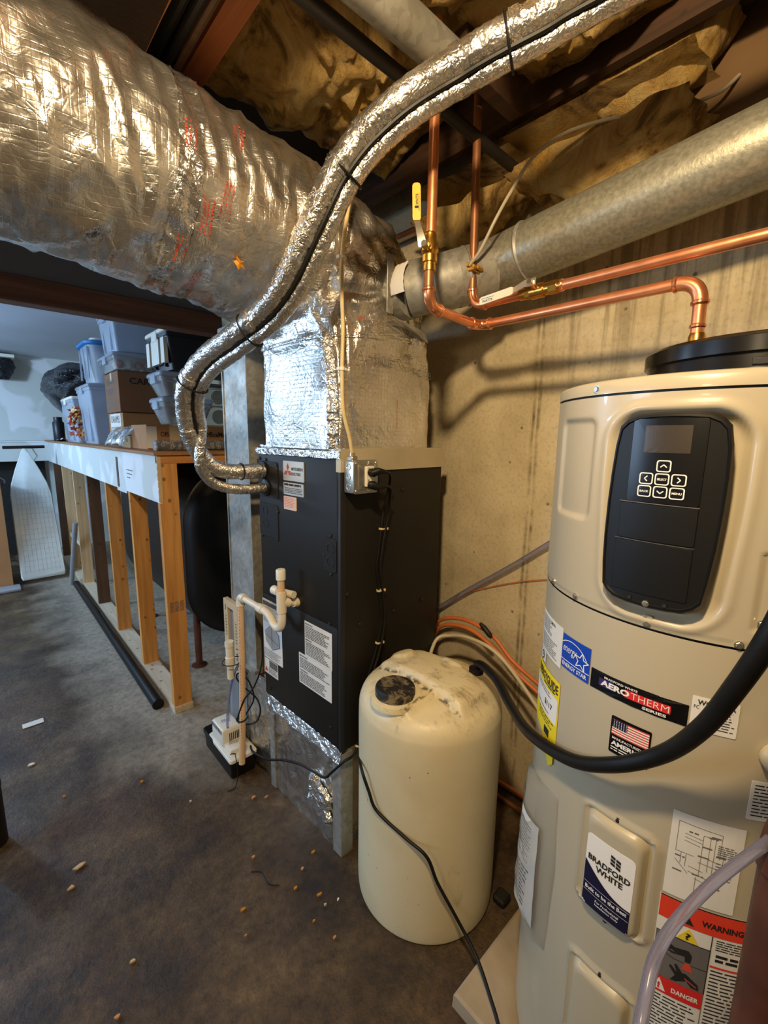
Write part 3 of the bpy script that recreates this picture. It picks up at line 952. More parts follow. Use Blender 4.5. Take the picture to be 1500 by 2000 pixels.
# nameplate
L = Label(fmap)
L.rect(-.331, 1.388, -.199, 1.460, 'silver_label', .0034, .003)
for r0 in (90, 210, 330):      # three rhombs meeting in the middle
    a = math.radians(r0); cx, cz = -.300, 1.424; q = .0165
    p1 = (cx + q * math.cos(a - PI / 6), cz + q * math.sin(a - PI / 6)); p2 = (cx + q * math.sqrt(3) * math.cos(a), cz + q * math.sqrt(3) * math.sin(a)); p3 = (cx + q * math.cos(a + PI / 6), cz + q * math.sin(a + PI / 6))
    L.poly([(cx, cz), p1, p2, p3], 'ink_red', .0042)
L.text('MITSUBISHI', -.275, 1.427, .011, 'ink', .0042, .070, bold=.02)
L.text('ELECTRIC', -.275, 1.409, .011, 'ink', .0042, .058, bold=.02)
L.build('nameplate', AH, label='silver nameplate with a red three-part emblem')
L = Label(fmap)
L.rect(-.331, 1.335, -.203, 1.381, 'silver_label', .0034, .002)
L.words(-.325, 1.339, -.209, 1.362, 4, 'ink', .0042, 3, .35, .1)
L.words(-.325, 1.368, -.209, 1.377, 1, 'ink', .0042, 5, .8, .1)
L.build('rating_label', AH)
L = Label(fmap)
L.rect(-.332, 1.279, -.251, 1.329, 'pink_paper', .0034, .002)
L.words(-.327, 1.284, -.256, 1.325, 7, 'warn_red', .0042, 6, .22, .2)
L.build('notice_label', AH, label='small pinkish notice label')
L = Label(fmap)
L.rect(-.520, .612, -.373, .876, 'white_paper', .0020, .001)
L.rect(-.515, .850, -.378, .868, 'ink_grey', .0030)
L.words(-.515, .775, -.378, .845, 12, 'ink_grey', .0030, 12, .35)
L.poly([(-.505, .735), (-.452, .772), (-.395, .745), (-.390, .690), (-.447, .662), (-.500, .690)], 'star_blue', .0028)
L.poly([(-.503, .735), (-.452, .769), (-.397, .744), (-.392, .691), (-.447, .665), (-.498, .691)], 'silver_label', .0034)
L.line(-.498, .72, -.40, .70, .0015, 'ink', .004); L.line(-.45, .765, -.45, .67, .0015, 'ink', .004)
L.words(-.515, .617, -.378, .655, 6, 'ink_grey', .0030, 14, .35)
L.build('wiring_label', AH)
L = Label(fmap)
L.rect(-.520, .540, -.412, .608, 'white_paper', .0020, .001)
L.rect(-.478, .575, -.415, .606, 'ink_grey', .0028)
L.poly([(-.515, .550), (-.490, .550), (-.5025, .572)], 'warn_red', .0028)
L.words(-.485, .545, -.418, .570, 4, 'ink', .0028, 16, .4)
L.build('hazard_label', AH)
L = Label(fmap)
L.rect(-.212, .730, -.048, .870, 'white_paper', .0026, .001)
L.text('SERVICING', -.206, .858, .006, 'ink', .0036, .045, bold=.02)
L.words(-.206, .804, -.055, .853, 8, 'ink', .0036, 21, .42)
L.text('SERVICE', -.206, .795, .006, 'ink', .0036, .038, bold=.02)
L.words(-.206, .735, -.055, .790, 9, 'ink', .0036, 22, .42)
L.build('instruction_label', AH, label='upper white instruction label')
L = Label(fmap)
L.rect(-.253, .604, -.051, .729, 'white_paper', .0026, .001)
L.text('IMPORTANT', -.246, .717, .006, 'ink', .0036, .05, bold=.02)
L.words(-.246, .668, -.058, .711, 7, 'ink', .0036, 23, .42)
L.text('WARNING', -.246, .658, .006, 'ink', .0036, .05, bold=.02)
L.words(-.246, .609, -.058, .653, 7, 'ink', .0036, 24, .42)
L.build('instruction_label', AH, label='lower white instruction label')
for y, z in ((.472, 1.416), (.456, 1.349)):
    disc('pipe_grommet', fmap, -y, z, .034, .010, 'rubber', AH, 24, .002)

# ================================================================== FOIL-COVERED RETURN BASE UNDER THE CABINET
RB = thing('return_plenum', 'foil-lined sheet metal base carrying the black air handler cabinet', 'duct', (.855, 1.135, 0), None, math.radians(2.3), True)
flat('base_box', MB().box(.010, CD - .01, .008, .487, 0, .432), 'foil_dirty', RB)
def bface(u, v):
    y = .008 + .479 * u; z = .0 + .432 * v
    return V((.006 - .006 * abs(nz(y * 16, z * 12)) - .004 * (ridge(y * 22 + z * 9, z * 14) - .5), y, z))
obj('base_foil', MB().grid(bface, 60, 50), 'foil_dirty', RB, 180)
def lip(u, v):
    y = -.002 + .50 * u
    z = .440 - .055 * v - .010 * nz(y * 12) * v
    return V((.002 - .016 * v - .007 * abs(nz(y * 30, v * 6)) + .012 * (v > .9), y, z))
obj('tape_lip', MB().grid(lip, 110, 10), 'foil_tape', RB, 180)
flat('corner_flange', MB().box(-.004, .012, -.003, .045, 0, .40).box(-.003, .05, -.004, .006, 0, .42), 'galvanized', RB)
flat('corner_flange', MB().box(-.003, .012, .455, .492, 0, .36), 'galvanized', RB)
obj('side_foil', MB().grid(lambda u, v: V((.03 + .48 * u, .004 - .004 * abs(nz(u * 9, v * 7)), .02 + .41 * v)), 30, 30), 'foil_dirty', RB, 180)
def boot(u, v):
    y = .49 + .235 * u; z = .478 * v
    return V((.020 + .010 * nz(y * 6, z * 6) - .008 * abs(nz(y * 18, z * 15, 2)), y, z))
obj('boot_foil', MB().grid(boot, 50, 50).box(.036, .35, .49, .72, 0, .476), 'foil_dirty', RB, 180)
def torn(u, v):
    y = .06 + .13 * u + .03 * nz(v * 5, 1); z = .08 + .13 * v + .02 * nz(u * 6, 2) + .05 * u
    return V((-.002 - .010 * abs(nz(y * 26, z * 26)) - (.012 if 0 < u < 1 and 0 < v < 1 else -.006), y, z))
obj('torn_foil', MB().grid(torn, 14, 14), 'foil_tape', RB, 0)

# ================================================================== GALVANIZED RETURN DROP BEHIND THE CABINET
RD = thing('return_drop', 'tall rectangular galvanized duct standing behind the air handler', 'duct', (.845, 1.75, 0))
flat('duct_body', MB().box(.845, 1.30, 1.75, 1.985, .485, 2.01), 'galvanized', RD)
flat('corner_seam', MB().box(.840, .847, 1.747, 1.755, .49, 2.01).box(.840, .847, 1.979, 1.988, .49, 2.01), 'galvanized', RD)
for k in range(3):
    flat('drive_cleat', MB().box(.834, 1.31, 1.742, 1.993, 1.925 + k * .032, 1.941 + k * .032), 'galvanized', RD)
flat('foot_flange', MB().box(.826, 1.31, 1.74, 1.995, .482, .500), 'galvanized', RD)

# ================================================================== OUTLET BOX ON THE CABINET
JB = thing('outlet_box', 'square steel electrical outlet box mounted at the cabinet corner', 'electrical box', (.855, 1.135, 0), None, math.radians(2.3), True)
jx0, jx1, jz0, jz1 = .010, .112, 1.372, 1.476
obj('box_body', MB().box(jx0, jx1, -.052, -.004, jz0, jz1, .004, 2), 'steel', JB)
for k in range(3):
    mpL = plane_map((jx0, 0, 0), (0, -1, 0), (0, 0, 1), (-1, 0, 0))
    obj('knockout', ringm(mpL, .028, jz0 + .020 + k * .032, .011, .0025, .0015), 'steel', JB)
jm = plane_map((0, -.052, 0), (1, 0, 0), (0, 0, 1), (0, -1, 0))
cv = obj('cover_plate', MB().plate(jm, jx0 - .002, jz0 - .002, jx1 + .002, jz1 + .002, .004, .010, .0015), 'steel', JB)
obj('raised_rim', MB().plate(jm, jx0 + .014, jz0 + .010, jx1 - .010, jz1 - .010, .008, .006, .003), 'steel', cv)
for u, v in ((jx0 + .008, jz0 + .008), (jx1 - .008, jz0 + .008), (jx0 + .008, jz1 - .008), (jx1 - .008, jz1 - .008), (jx0 + .062, jz1 - .007), (jx0 + .062, jz0 + .007)):
    disc('screw', jm, u, v, .005, .004, 'screw_metal', cv, 10, .004)
rc = obj('receptacle', MB().plate(jm, jx0 + .042, jz0 + .020, jx0 + .078, jz1 - .018, .014, .004, .002), 'white_plastic', JB)
for v in (jz0 + .034, jz0 + .070):
    for du in (-.007, .007):
        flat('slot', MB().plate(jm, jx0 + .060 + du - .0015, v, jx0 + .060 + du + .0015, v + .010, .0004, .0004, .0001, 1, .014), 'ink', rc)
obj('cable_clamp', MB().box(.014, .040, -.04, -.014, jz1 - .002, jz1 + .014, .003).cyl((.027, -.027, jz1), (.027, -.027, jz1 + .024), .010, n=12), 'steel', JB)

def AHW(x, y, z):
    c, s_ = math.cos(math.radians(2.3)), math.sin(math.radians(2.3))
    return V((.855 + x * c - y * s_, 1.135 + x * s_ + y * c, z))
# pale cable dropping into the box
pts = smooth_path([AHW(.019, -.036, 2.272), AHW(-.016, -.035, 2.093), AHW(-.022, -.035, 1.981), AHW(-.013, -.030, 1.869), AHW(-.017, -.030, 1.752), AHW(-.013, -.030, 1.632), AHW(.013, -.03, 1.545), AHW(.026, -.027, 1.49)], 8)
t = thing('pale_cable', 'pale yellow electrical cable dropping into the steel outlet box', 'cable', pts[-1])
obj('sheath', MB().tube(pts, .0058, 10), 'romex', t)
for k in (10, 32):
    d = (pts[k + 1] - pts[k]).normalized()
    obj('cable_clip', MB().cyl(pts[k] - d * .005, pts[k] + d * .005, .0085, n=10).box(pts[k].x - .012, pts[k].x + .016, pts[k].y - .002, pts[k].y + .012, pts[k].z - .004, pts[k].z + .004), 'white_plastic', t)

# plugs and cords
def plug(parent, z, dz):
    m = MB().tube([AHW(.070, -.066, z), AHW(.070, -.080, z), AHW(.082, -.092, z + dz), AHW(.105, -.094, z + dz * .6)], [.013, .014, .011, .007], 12)
    obj('plug', m, 'rubber', parent)
COR = thing('pump_cord', 'black power cord from the outlet down the cabinet edge to the condensate pump', 'cord', (.87, 1.06, .49))
plug(COR, 1.438, .006)
pc = [AHW(.100, -.094, 1.442), AHW(.140, -.085, 1.43), AHW(.185, -.04, 1.39), AHW(.190, -.018, 1.33), AHW(.180, -.014, 1.278), AHW(.165, -.014, 1.18), AHW(.153, -.014, 1.087), AHW(.168, -.014, .98), AHW(.177, -.014, .887), AHW(.150, -.016, .78), AHW(.107, -.016, .675), AHW(.074, -.018, .56), AHW(.063, -.02, .455), AHW(.030, -.030, .425), AHW(-.01, -.022, .415), AHW(-.028, .02, .36), AHW(-.03, .06, .315), AHW(-.028, .13, .295), AHW(-.03, .22, .275), AHW(-.032, .34, .225), AHW(-.035, .47, .155), AHW(-.03, .60, .115), V((.815, 1.79, .105))]
pp = smooth_path(pc, 8)
obj('cord', MB().tube(pp, .0048, 10), 'rubber', COR)
for k in (36, 54, 70, 84, 98):
    d = (pp[k + 1] - pp[k]).normalized()
    m = MB().cyl(pp[k] - d * .003, pp[k] + d * .003, .0088, n=12)
    m.box(pp[k].x + .004, pp[k].x + .022, pp[k].y - .010, pp[k].y - .006, pp[k].z - .002, pp[k].z + .002)
    m.box(pp[k].x + .018, pp[k].x + .024, pp[k].y - .012, pp[k].y - .005, pp[k].z - .004, pp[k].z + .004)
    flat('cable_tie', m, 'tie_tan', COR)
CO2 = thing('long_cord', 'black power cord draped down the front of the white tank to the floor', 'cord', (.86, .69, .1))
plug(CO2, 1.398, -.006)
p2 = [AHW(.100, -.094, 1.394), AHW(.140, -.088, 1.385), AHW(.178, -.05, 1.34), AHW(.196, -.030, 1.30), AHW(.190, -.024, 1.25), AHW(.174, -.023, 1.18), AHW(.162, -.023, 1.087), AHW(.178, -.023, .98), AHW(.187, -.023, .887), AHW(.160, -.026, .78), AHW(.112, -.028, .675), AHW(.070, -.034, .56), AHW(.045, -.050, .455),
      V((.800, .960, .520)), V((.790, .909, .469)), V((.792, .872, .423)), V((.818, .778, .385)), V((.838, .708, .360)), V((.858, .680, .279)), V((.908, .645, .150)), V((.905, .567, .092)), V((.867, .493, .072)), V((.836, .445, .060)), V((.785, .390, .035)), V((.70, .30, .014)), V((.55, .18, .010))]
pp = smooth_path(p2, 8)
obj('cord', MB().tube(pp, .0050, 10), 'rubber', CO2)

# ================================================================== CONDENSATE DRAIN AND PUMP
TR = thing('drain_trap', 'white plastic drain pipe with a u-shaped trap on the cabinet front', 'pipe', (.855, 1.135, 0), None, math.radians(2.3), True)
R = .0135
ox = -.067; ty = .263
obj('stub', MB().cyl((.002, ty - .004, .928), (ox, ty, .940), R, n=16), 'pvc', TR)
obj('tee', MB().cyl((ox, ty, .905), (ox, ty, .985), R + .005, n=18).cyl((ox, ty, .944), (ox + .03, ty - .002, .936), R + .005, n=16).cyl((.0, ty - .004, .928), (-.018, ty - .004, .931), R + .004, n=16), 'pvc', TR)
obj('riser', MB().cyl((ox, ty, .97), (ox, ty, 1.05), R, n=16), 'pvc_cream', TR)
obj('riser_cap', MB().lathe([(R + .002, 1.030), (R + .0045, 1.032), (R + .0045, 1.066), (R + .002, 1.070), (0, 1.070)], (ox, ty, 0), 18), 'white_plastic', TR)
obj('side_stub', MB().cyl((ox + .035, ty - .03, .972), (ox + .02, ty + .075, .966), R, n=14).cyl((ox + .02, ty + .05, .967), (ox + .019, ty + .085, .966), R + .004, n=16), 'pvc', TR)
up = smooth_path([(ox, ty, .915), (ox, ty, .875), (ox, ty + .010, .845), (ox, ty + .035, .832), (ox, ty + .062, .842), (ox, ty + .085, .862), (ox, ty + .115, .872), (ox, ty + .15, .874)], 6)
obj('trap_bend', MB().tube(up, R + .002, 16), 'pvc', TR)
obj('coupling', MB().cyl((ox, ty + .135, .873), (ox, ty + .170, .874), R + .005, n=18), 'pvc', TR)
obj('run_pipe', MB().cyl((ox, ty + .15, .874), (ox, .570, .878), R, n=16), 'pvc', TR)
el = smooth_path([(ox, .548, .878), (ox, .566, .878), (ox, .580, .872), (ox - .001, .585, .858), (ox - .002, .584, .838)], 5)
obj('elbow', MB().tube(el, R + .005, 16), 'pvc', TR)
dp = [(ox - .002, .584, .85), (ox - .008, .578, .60), (ox - .022, .572, .30), (ox - .035, .568, .115)]
dpm = obj('down_pipe', MB().tube(dp, R, 16), 'pvc_cream', TR)
# small red print along the pipe
q = Label(lambda u, v, off: V((ox - .004 - (.85 - v) * .034 - (R + .0006) * .75, .582 - (.85 - v) * .02 - (R + .0006) * .66 + u * .4, v)))
for k in range(44):
    z = .82 - k * .0145
    q.rect(-.004, z, .006, z + .006 + .004 * random.random(), 'ink_red' if k % 5 else 'ink_grey', 0)
q.build('pipe_print', dpm)
PU = thing('condensate_pump', 'condensate pump with cream motor housing on a black reservoir', 'pump', (.765, 1.92, 0))
m = MB().ring_loft([[V((x, y, z)) for x, y in rrect(.705 + i, 1.762 + i, .830 - i, 2.080 - i, .012)] for z, i in ((0, .006), (.004, .004), (.085, 0), (.090, 0))], True, True)
obj('reservoir', m, 'black_plastic', PU, 30)
obj('lid', MB().ring_loft([[V((x, y, z)) for x, y in rrect(.702 + i, 1.758 + i, .834 - i, 2.02 - i, .014)] for z, i in ((.083, 0), (.096, 0), (.100, .004))]), 'white_plastic', PU, 30)
obj('reservoir_rim', MB().ring_loft([[V((x, y, z)) for x, y in rrect(.700 + i, 1.95 + i, .836 - i, 2.086 - i, .014)] for z, i in ((.080, 0), (.094, 0), (.098, .003))]), 'black_plastic', PU, 30)
obj('step_block', MB().box(.720, .808, 1.795, 1.90, .098, .122, .006, 2), 'white_plastic', PU, 30)
hs = obj('motor_housing', MB().box(.712, .806, 1.862, 1.992, .098, .190, .012, 3), 'white_plastic', PU, 30)
for k in range(6):
    flat('vent_slot', MB().box(.745 + k * .009, .749 + k * .009, 1.8606, 1.866, .125, .165), 'ink', hs)
for k in range(8):
    flat('vent_notch', MB().box(.7108, .716, 1.872 + k * .014, 1.880 + k * .014, .166, .184), 'ink_grey', hs)
q = Label(plane_map((.76, 1.93, .190), (.94, -.3, 0), (.3, .94, 0), (0, 0, 1)))
q.rect(-.025, -.015, .025, .015, 'white_paper', .0004)
q.words(-.022, -.012, .022, .012, 4, 'star_blue', .0008, 4, .4)
q.build('sticker', hs)
q = Label(plane_map((.765, 1.85, .122), (.94, -.3, 0), (.3, .94, 0), (0, 0, 1)))
q.rect(-.03, -.02, .03, .008, 'white_paper', .0004)
q.words(-.027, -.018, .027, .006, 4, 'ink_grey', .0008, 5, .4)
q.build('sticker', PU)
obj('check_valve', MB().cyl((.755, 2.000, .098), (.755, 2.000, .15), .009, n=12), 'white_plastic', PU)
obj('signal_wire', MB().tube(smooth_path([(.72, 1.80, .104), (.726, 1.790, .112), (.738, 1.785, .108), (.733, 1.775, .112), (.728, 1.752, .085), (.722, 1.735, .03), (.700, 1.712, .004), (.665, 1.71, .004)], 6), .002, 6), 'rubber', PU)
# clear discharge hose tied to the drain pipe, with a cream coupling and black cable coil
DV = thing('pipe_coupling', 'cream plastic coupling strapped beside the drain pipe with black cable ties', 'pipe fitting', (.79, 1.76, .5))
cx_, cy_ = AHW(ox - .02, .60, 0).x - .02, AHW(ox - .02, .60, 0).y + .03
obj('body', MB().lathe([(0, .50), (.014, .50), (.014, .56), (.019, .562), (.019, .60), (.016, .602), (.016, .648), (.019, .65), (.019, .672), (0, .672)], (cx_, cy_, 0), 18), 'pvc', DV)
obj('cable_tie', MB().tube([(cx_ + .003 + .042 * math.cos(a), cy_ - .016 + .034 * math.sin(a), .585 + .003 * math.sin(a)) for a in [2 * PI * k / 24 for k in range(25)]], .0022, 6), 'rubber', DV)
CC = thing('signal_cable', 'thin black cable coiled and tied around the drain pipe', 'cable', (.80, 1.70, .4))
A = AHW
cp = smooth_path([A(-.006, .53, .72), A(-.008, .525, .62), A(-.020, .52, .56), A(-.05, .53, .48), A(-.085, .55, .43), A(-.10, .575, .36), A(-.095, .60, .315), A(-.07, .60, .315), A(-.055, .57, .36), A(-.05, .535, .43), A(-.06, .56, .50), A(-.085, .595, .53), A(-.09, .605, .50), A(-.06, .58, .45), A(-.04, .53, .42), A(-.035, .51, .37), A(-.05, .53, .31), A(-.09, .58, .295), A(-.105, .60, .32)], 6)
obj('cable', MB().tube(cp, .0034, 7), 'rubber', CC)
obj('cable_tie', MB().tube([A(-.088 + .024 * math.cos(a), .577 + .022 * math.sin(a), .325 + .004 * math.cos(a)) for a in [2 * PI * k / 20 for k in range(21)]], .003, 6), 'rubber', CC)
cl = smooth_path([A(-.07, .60, .58), A(-.075, .66, .50), A(-.08, .70, .40), A(-.085, .72, .30), A(-.085, .735, .22), A(-.082, .74, .192)], 7)
obj('discharge_hose', MB().tube(cl, .006, 10), 'clear_tube', None, 40, 'clear discharge hose dropping from the cream coupling to the condensate pump', 'hose', loc=cl[-1])

# spare filter leaning on the return drop, over a grey sheet of plastic
FL = thing('air_filter', 'cardboard-framed air filter leaning on the galvanized duct', 'filter', (.83, 1.95, .425))
fm = plane_map((.838, 2.035, .425), (0, -1, 0), (.005, .0, 1), (-1, 0, .005))
W_, H_ = .155, .345
fr = MB()
for u0, v0, u1, v1 in ((0, 0, .045, H_), (.11, 0, W_, H_), (.045, 0, .11, .03), (.045, H_ - .035, .11, H_)):
    fr.plate(fm, u0, v0, u1, v1, .022, .001, .0008)
flat('cardboard_frame', fr, 'cardboard_pale', FL)
flat('filter_media', MB().grid(lambda u, v: fm(.045 + .065 * u, .03 + (H_ - .065) * v, .008 + .006 * math.sin(u * 40)), 30, 2), 'grey_plastic', FL)
q = Label(fm)
q.text('16x24x1', .035, .02, .014, 'ink', .0235, .11, rot=PI / 2, bold=.01)
q.text('TTTTTTT', .035, .16, .012, 'ink', .0235, .11, rot=PI / 2)
q.text('14.24.1', .145, .02, .014, 'ink', .0235, .11, rot=PI / 2, bold=.01)
q.text('TTTTTTT', .145, .15, .012, 'ink', .0235, .11, rot=PI / 2)
q.text('AIR', .03, .29, .010, 'ink', .0235, .03, rot=PI / 2, bold=.02)
q.build('frame_print', FL)
flat('sheet_panel', MB().box(.842, .858, 1.872, 2.045, 0, .424), 'grey_plastic', None, label='grey sheet metal panel standing below the cardboard filter', cat='panel', loc=(.85, 1.95, 0))
def psheet(u, v):
    y = 1.885 + .15 * u; z = .12 + .30 * v
    return V((.832 - .012 * (1 - v) * (.3 + .7 * u) + .008 * nz(y * 30, z * 4), y, z))
obj('plastic_bag', MB().grid(psheet, 24, 24), 'clear_film', None, 180, 'crumpled clear plastic bag hanging under the filter', 'bag', loc=(.87, 2.1, 0))

# ================================================================== WATER HEATER
WC = V((1.10, .2105, 0)); WR = .296
WH = thing('water_heater', 'tall beige heat pump water heater with a black control panel', 'water heater', (1.10, .2105, .045))
def wmap(u, v, off):
    """u = arc length measured from angle 180 degrees, increasing to the viewer's right; v = height"""
    a = PI + u / WR
    return V((WC.x + (WR + off) * math.cos(a), WC.y + (WR + off) * math.sin(a), v))
def ud(deg): return math.radians(deg - 180) * WR
def sdbox(u, v, cu, cv, hw, hh, r):
    qx, qy = abs(u - cu) - hw + r, abs(v - cv) - hh + r
    return math.hypot(max(qx, 0), max(qy, 0)) + min(max(qx, qy), 0) - r
def sstep(a, b, x):
    t = max(0, min(1, (x - a) / (b - a))); return t * t * (3 - 2 * t)
# lower jacket with pressed frames round the two element covers
def lower(u, v):
    a = 2 * PI * u; z = .05 + (1.236 - .05) * v
    s_ = (a - PI) * WR
    off = 0
    for cv in (.750, .400):
        d = sdbox(s_, z, ud(177.8), cv, ud(191.6) - ud(177.8), .116, .025)
        off += .0055 * (1 - sstep(-.006, .0, d)) - .0065 * (1 - sstep(-.016, -.009, d))
    return wmap(s_, z, off)
obj('lower_jacket', MB().grid(lower, 300, 190, True), 'wh_beige', WH, 50)
# upper shroud with the pressed recess behind the control panel
def upper(u, v):
    a = 2 * PI * u; z = 1.240 + (1.626 - 1.240) * v
    s_ = (a - PI) * WR
    off = .0015
    hw = .089 + .012 * sstep(1.25, 1.5, z)
    d = sdbox(s_, z, ud(180.4), 1.428, hw, .172, .055)
    off += -.016 * (1 - sstep(-.016, .002, d)) + .003 * (1 - sstep(.0, .014, abs(d - .004)))
    d2 = sdbox(s_, z, ud(143), 1.495, ud(154.8) - ud(143), .097, .02)
    off += -.005 * (1 - sstep(-.012, .001, d2))
    d3 = sdbox(s_, z, ud(217), 1.33, ud(217) - ud(205.3), .062, .006)
    off += -.004 * (1 - sstep(-.004, .001, d3))
    if v < .02: off -= .001
    return wmap(s_, z, off)
obj('upper_shroud', MB().grid(upper, 360, 110, True), 'wh_beige', WH, 50)
obj('shroud_seam', MB().lathe([(WR - .004, 1.236), (WR - .004, 1.240)], WC, 90), 'cabinet_edge', WH)
obj('lid_seam', MB().lathe([(WR - .003, 1.624), (WR - .003, 1.632)], WC, 90), 'cabinet_edge', WH)
obj('top_lid', MB().lathe([(WR - .01, 1.629), (WR + .0025, 1.630), (WR + .0025, 1.646), (WR - .001, 1.652), (WR - .010, 1.655), (.15, 1.657), (0, 1.657)], WC, 100), 'wh_beige', WH, 50)
obj('base_ring', MB().lathe([(WR - .03, .045), (WR - .004, .045), (WR - .002, .055), (WR - .03, .06)], WC, 60), 'black_matte', WH)
# black air shroud on the top
m = MB()
SC = V((1.19, .165, 0))
m.lathe([(.215, 1.656), (.221, 1.658), (.221, 1.672), (.205, 1.676), (.203, 1.700), (.210, 1.703), (.210, 1.728), (.200, 1.736), (.15, 1.738), (0, 1.738)], SC, 80)
sh = obj('air_shroud', m, 'black_gloss', WH, 40)
sm_ = lambda u, v, off: V((SC.x + (.204 + off) * math.cos(PI + .30 + u / .204), SC.y + (.204 + off) * math.sin(PI + .30 + u / .204), v))
obj('shroud_slot', MB().plate(sm_, -.05, 1.679, .045, 1.692, .004, .003, .001, 3), 'black_matte', sh)
# control panel
def off_panel(z):     # the panel face bulges off the jacket, more at its head
    return .006
CP = MB()
outl = [(166.1, 1.574), (168.2, 1.585), (171.4, 1.592), (176, 1.594), (180.4, 1.5945), (185, 1.594), (189.4, 1.592), (192.2, 1.585), (194.0, 1.574), (194.9, 1.545), (195.2, 1.50), (195.1, 1.45), (194.6, 1.39), (193.8, 1.34), (192.8, 1.300), (191, 1.289), (188.4, 1.2815), (184, 1.279), (179, 1.278), (173.5, 1.279), (169, 1.282), (166.8, 1.289), (165.1, 1.299), (164.4, 1.34), (164.1, 1.39), (164.2, 1.45), (164.6, 1.50), (165.2, 1.545)]
cu, cvv = ud(179.8), 1.437
rings = []
for k, off in ((1, -.014), (1, .014), (.965, .019), (.93, .0195), (.915, .017), (.7, .0165), (.4, .0165), (.1, .0165)):
    rings.append([wmap(cu + (ud(a) - cu) * k, cvv + (z - cvv) * (k if k < .5 else 1 - (1 - k) * .62), off) for a, z in outl])
CP.ring_loft(rings, False, True)
cp_ = obj('control_panel', CP, 'black_plastic', WH, 35)
pm = lambda u, v, off: wmap(u, v, .0168 + off)
obj('panel_glass', MB().plate(pm, ud(170.4), 1.452, ud(189.2), 1.585, .0012, .004, .0006, 6), 'black_gloss', cp_, 12)
obj('display_screen', MB().plate(pm, ud(173.9), 1.5315, ud(185.65), 1.574, .0018, .001, .0003, 5), 'screen_grey', cp_, 0)
obj('panel_door', MB().plate(pm, ud(168.8), 1.390, ud(189.2), 1.4500, .0016, .003, .0008, 6), 'black_plastic', cp_, 12)
obj('panel_door', MB().plate(pm, ud(168.4), 1.300, ud(189.1), 1.3870, .0014, .003, .0008, 6), 'black_plastic', cp_, 12)
L = Label(pm)
L.line(ud(168.6), 1.4515, ud(189.3), 1.4510, .0012, 'ink_grey', .0022)
L.build('door_line', cp_)
L = Label(pm)
L.line(ud(168.2), 1.3885, ud(189.2), 1.3885, .0007, 'ink_grey', .0022)
L.build('door_line', cp_)
def button(a, z, sym):
    u = ud(a)
    b = obj('button', MB().plate(pm, u - .0088, z - .0085, u + .0088, z + .0085, .0024, .003, .0006, 2), 'black_gloss', cp_, 40)
    q = Label(lambda uu, vv, off: wmap(u + uu, z + vv, .0192 + off))
    o = rrect(-.0095, -.0092, .0095, .0092, .0035, 3, 2); i = rrect(-.0078, -.0075, .0078, .0075, .0025, 3, 2)
    n = len(o)
    q.mb.add([q.mp(*p, .0006) for p in o] + [q.mp(*p, .0006) for p in i], [(k, (k + 1) % n, n + (k + 1) % n, n + k) for k in range(n)], q.m('print_white'))
    if sym in 'ULRD':
        r = {'U': 0, 'L': PI / 2, 'D': PI, 'R': -PI / 2}[sym]
        P_ = [(-.0042, -.0018), (0, .0022), (.0042, -.0018)]
        P_ = [(x * math.cos(r) - y * math.sin(r), x * math.sin(r) + y * math.cos(r)) for x, y in P_]
        q.line(*P_[0], *P_[1], .0016, 'print_white', .0008); q.line(*P_[1], *P_[2], .0016, 'print_white', .0008)
    else:
        q.text(sym, 0, -.0018, .0034, 'print_white', .0008, .0125, 'C', bold=.03)
    q.build('button_print', b)
for a, z, s_ in ((179.75, 1.5115, 'U'), (175.55, 1.491, 'L'), (179.65, 1.491, 'SELECT'), (183.75, 1.491, 'R'), (175.4, 1.4708, 'BACK'), (179.55, 1.4708, 'D'), (183.65, 1.4705, 'MENU')):
    button(a, z, s_)
def wscrew(a, z, parent=WH, base=.001, r=.0052):
    n = wmap(ud(a), z, base); d = (n - V((WC.x, WC.y, z))).normalized()
    m = MB().cyl(n, n + d * .002, r * 1.25, n=12).cyl(n + d * .002, n + d * .0045, r, r * .8, n=6)
    return obj('screw', m, 'screw_metal', parent, 30)
for a, z in ((153.4, 1.640), (134.5, 1.248), (151.7, 1.2475), (179.3, 1.2475), (202.9, 1.2455), (207.5, 1.283)):
    wscrew(a, z)
wscrew(179.1, 1.2865, cp_, .0175, .0042)
for a in (174.5, 184):
    obj('screw_hole', MB().cyl(wmap(ud(a), 1.290, .016), wmap(ud(a), 1.290, .0195), .003, n=10), 'ink', cp_)
obj('panel_tab', MB().plate(wmap, ud(177.6), 1.243, ud(181.0), 1.262, .0028, .006, .001), 'wh_beige', WH)
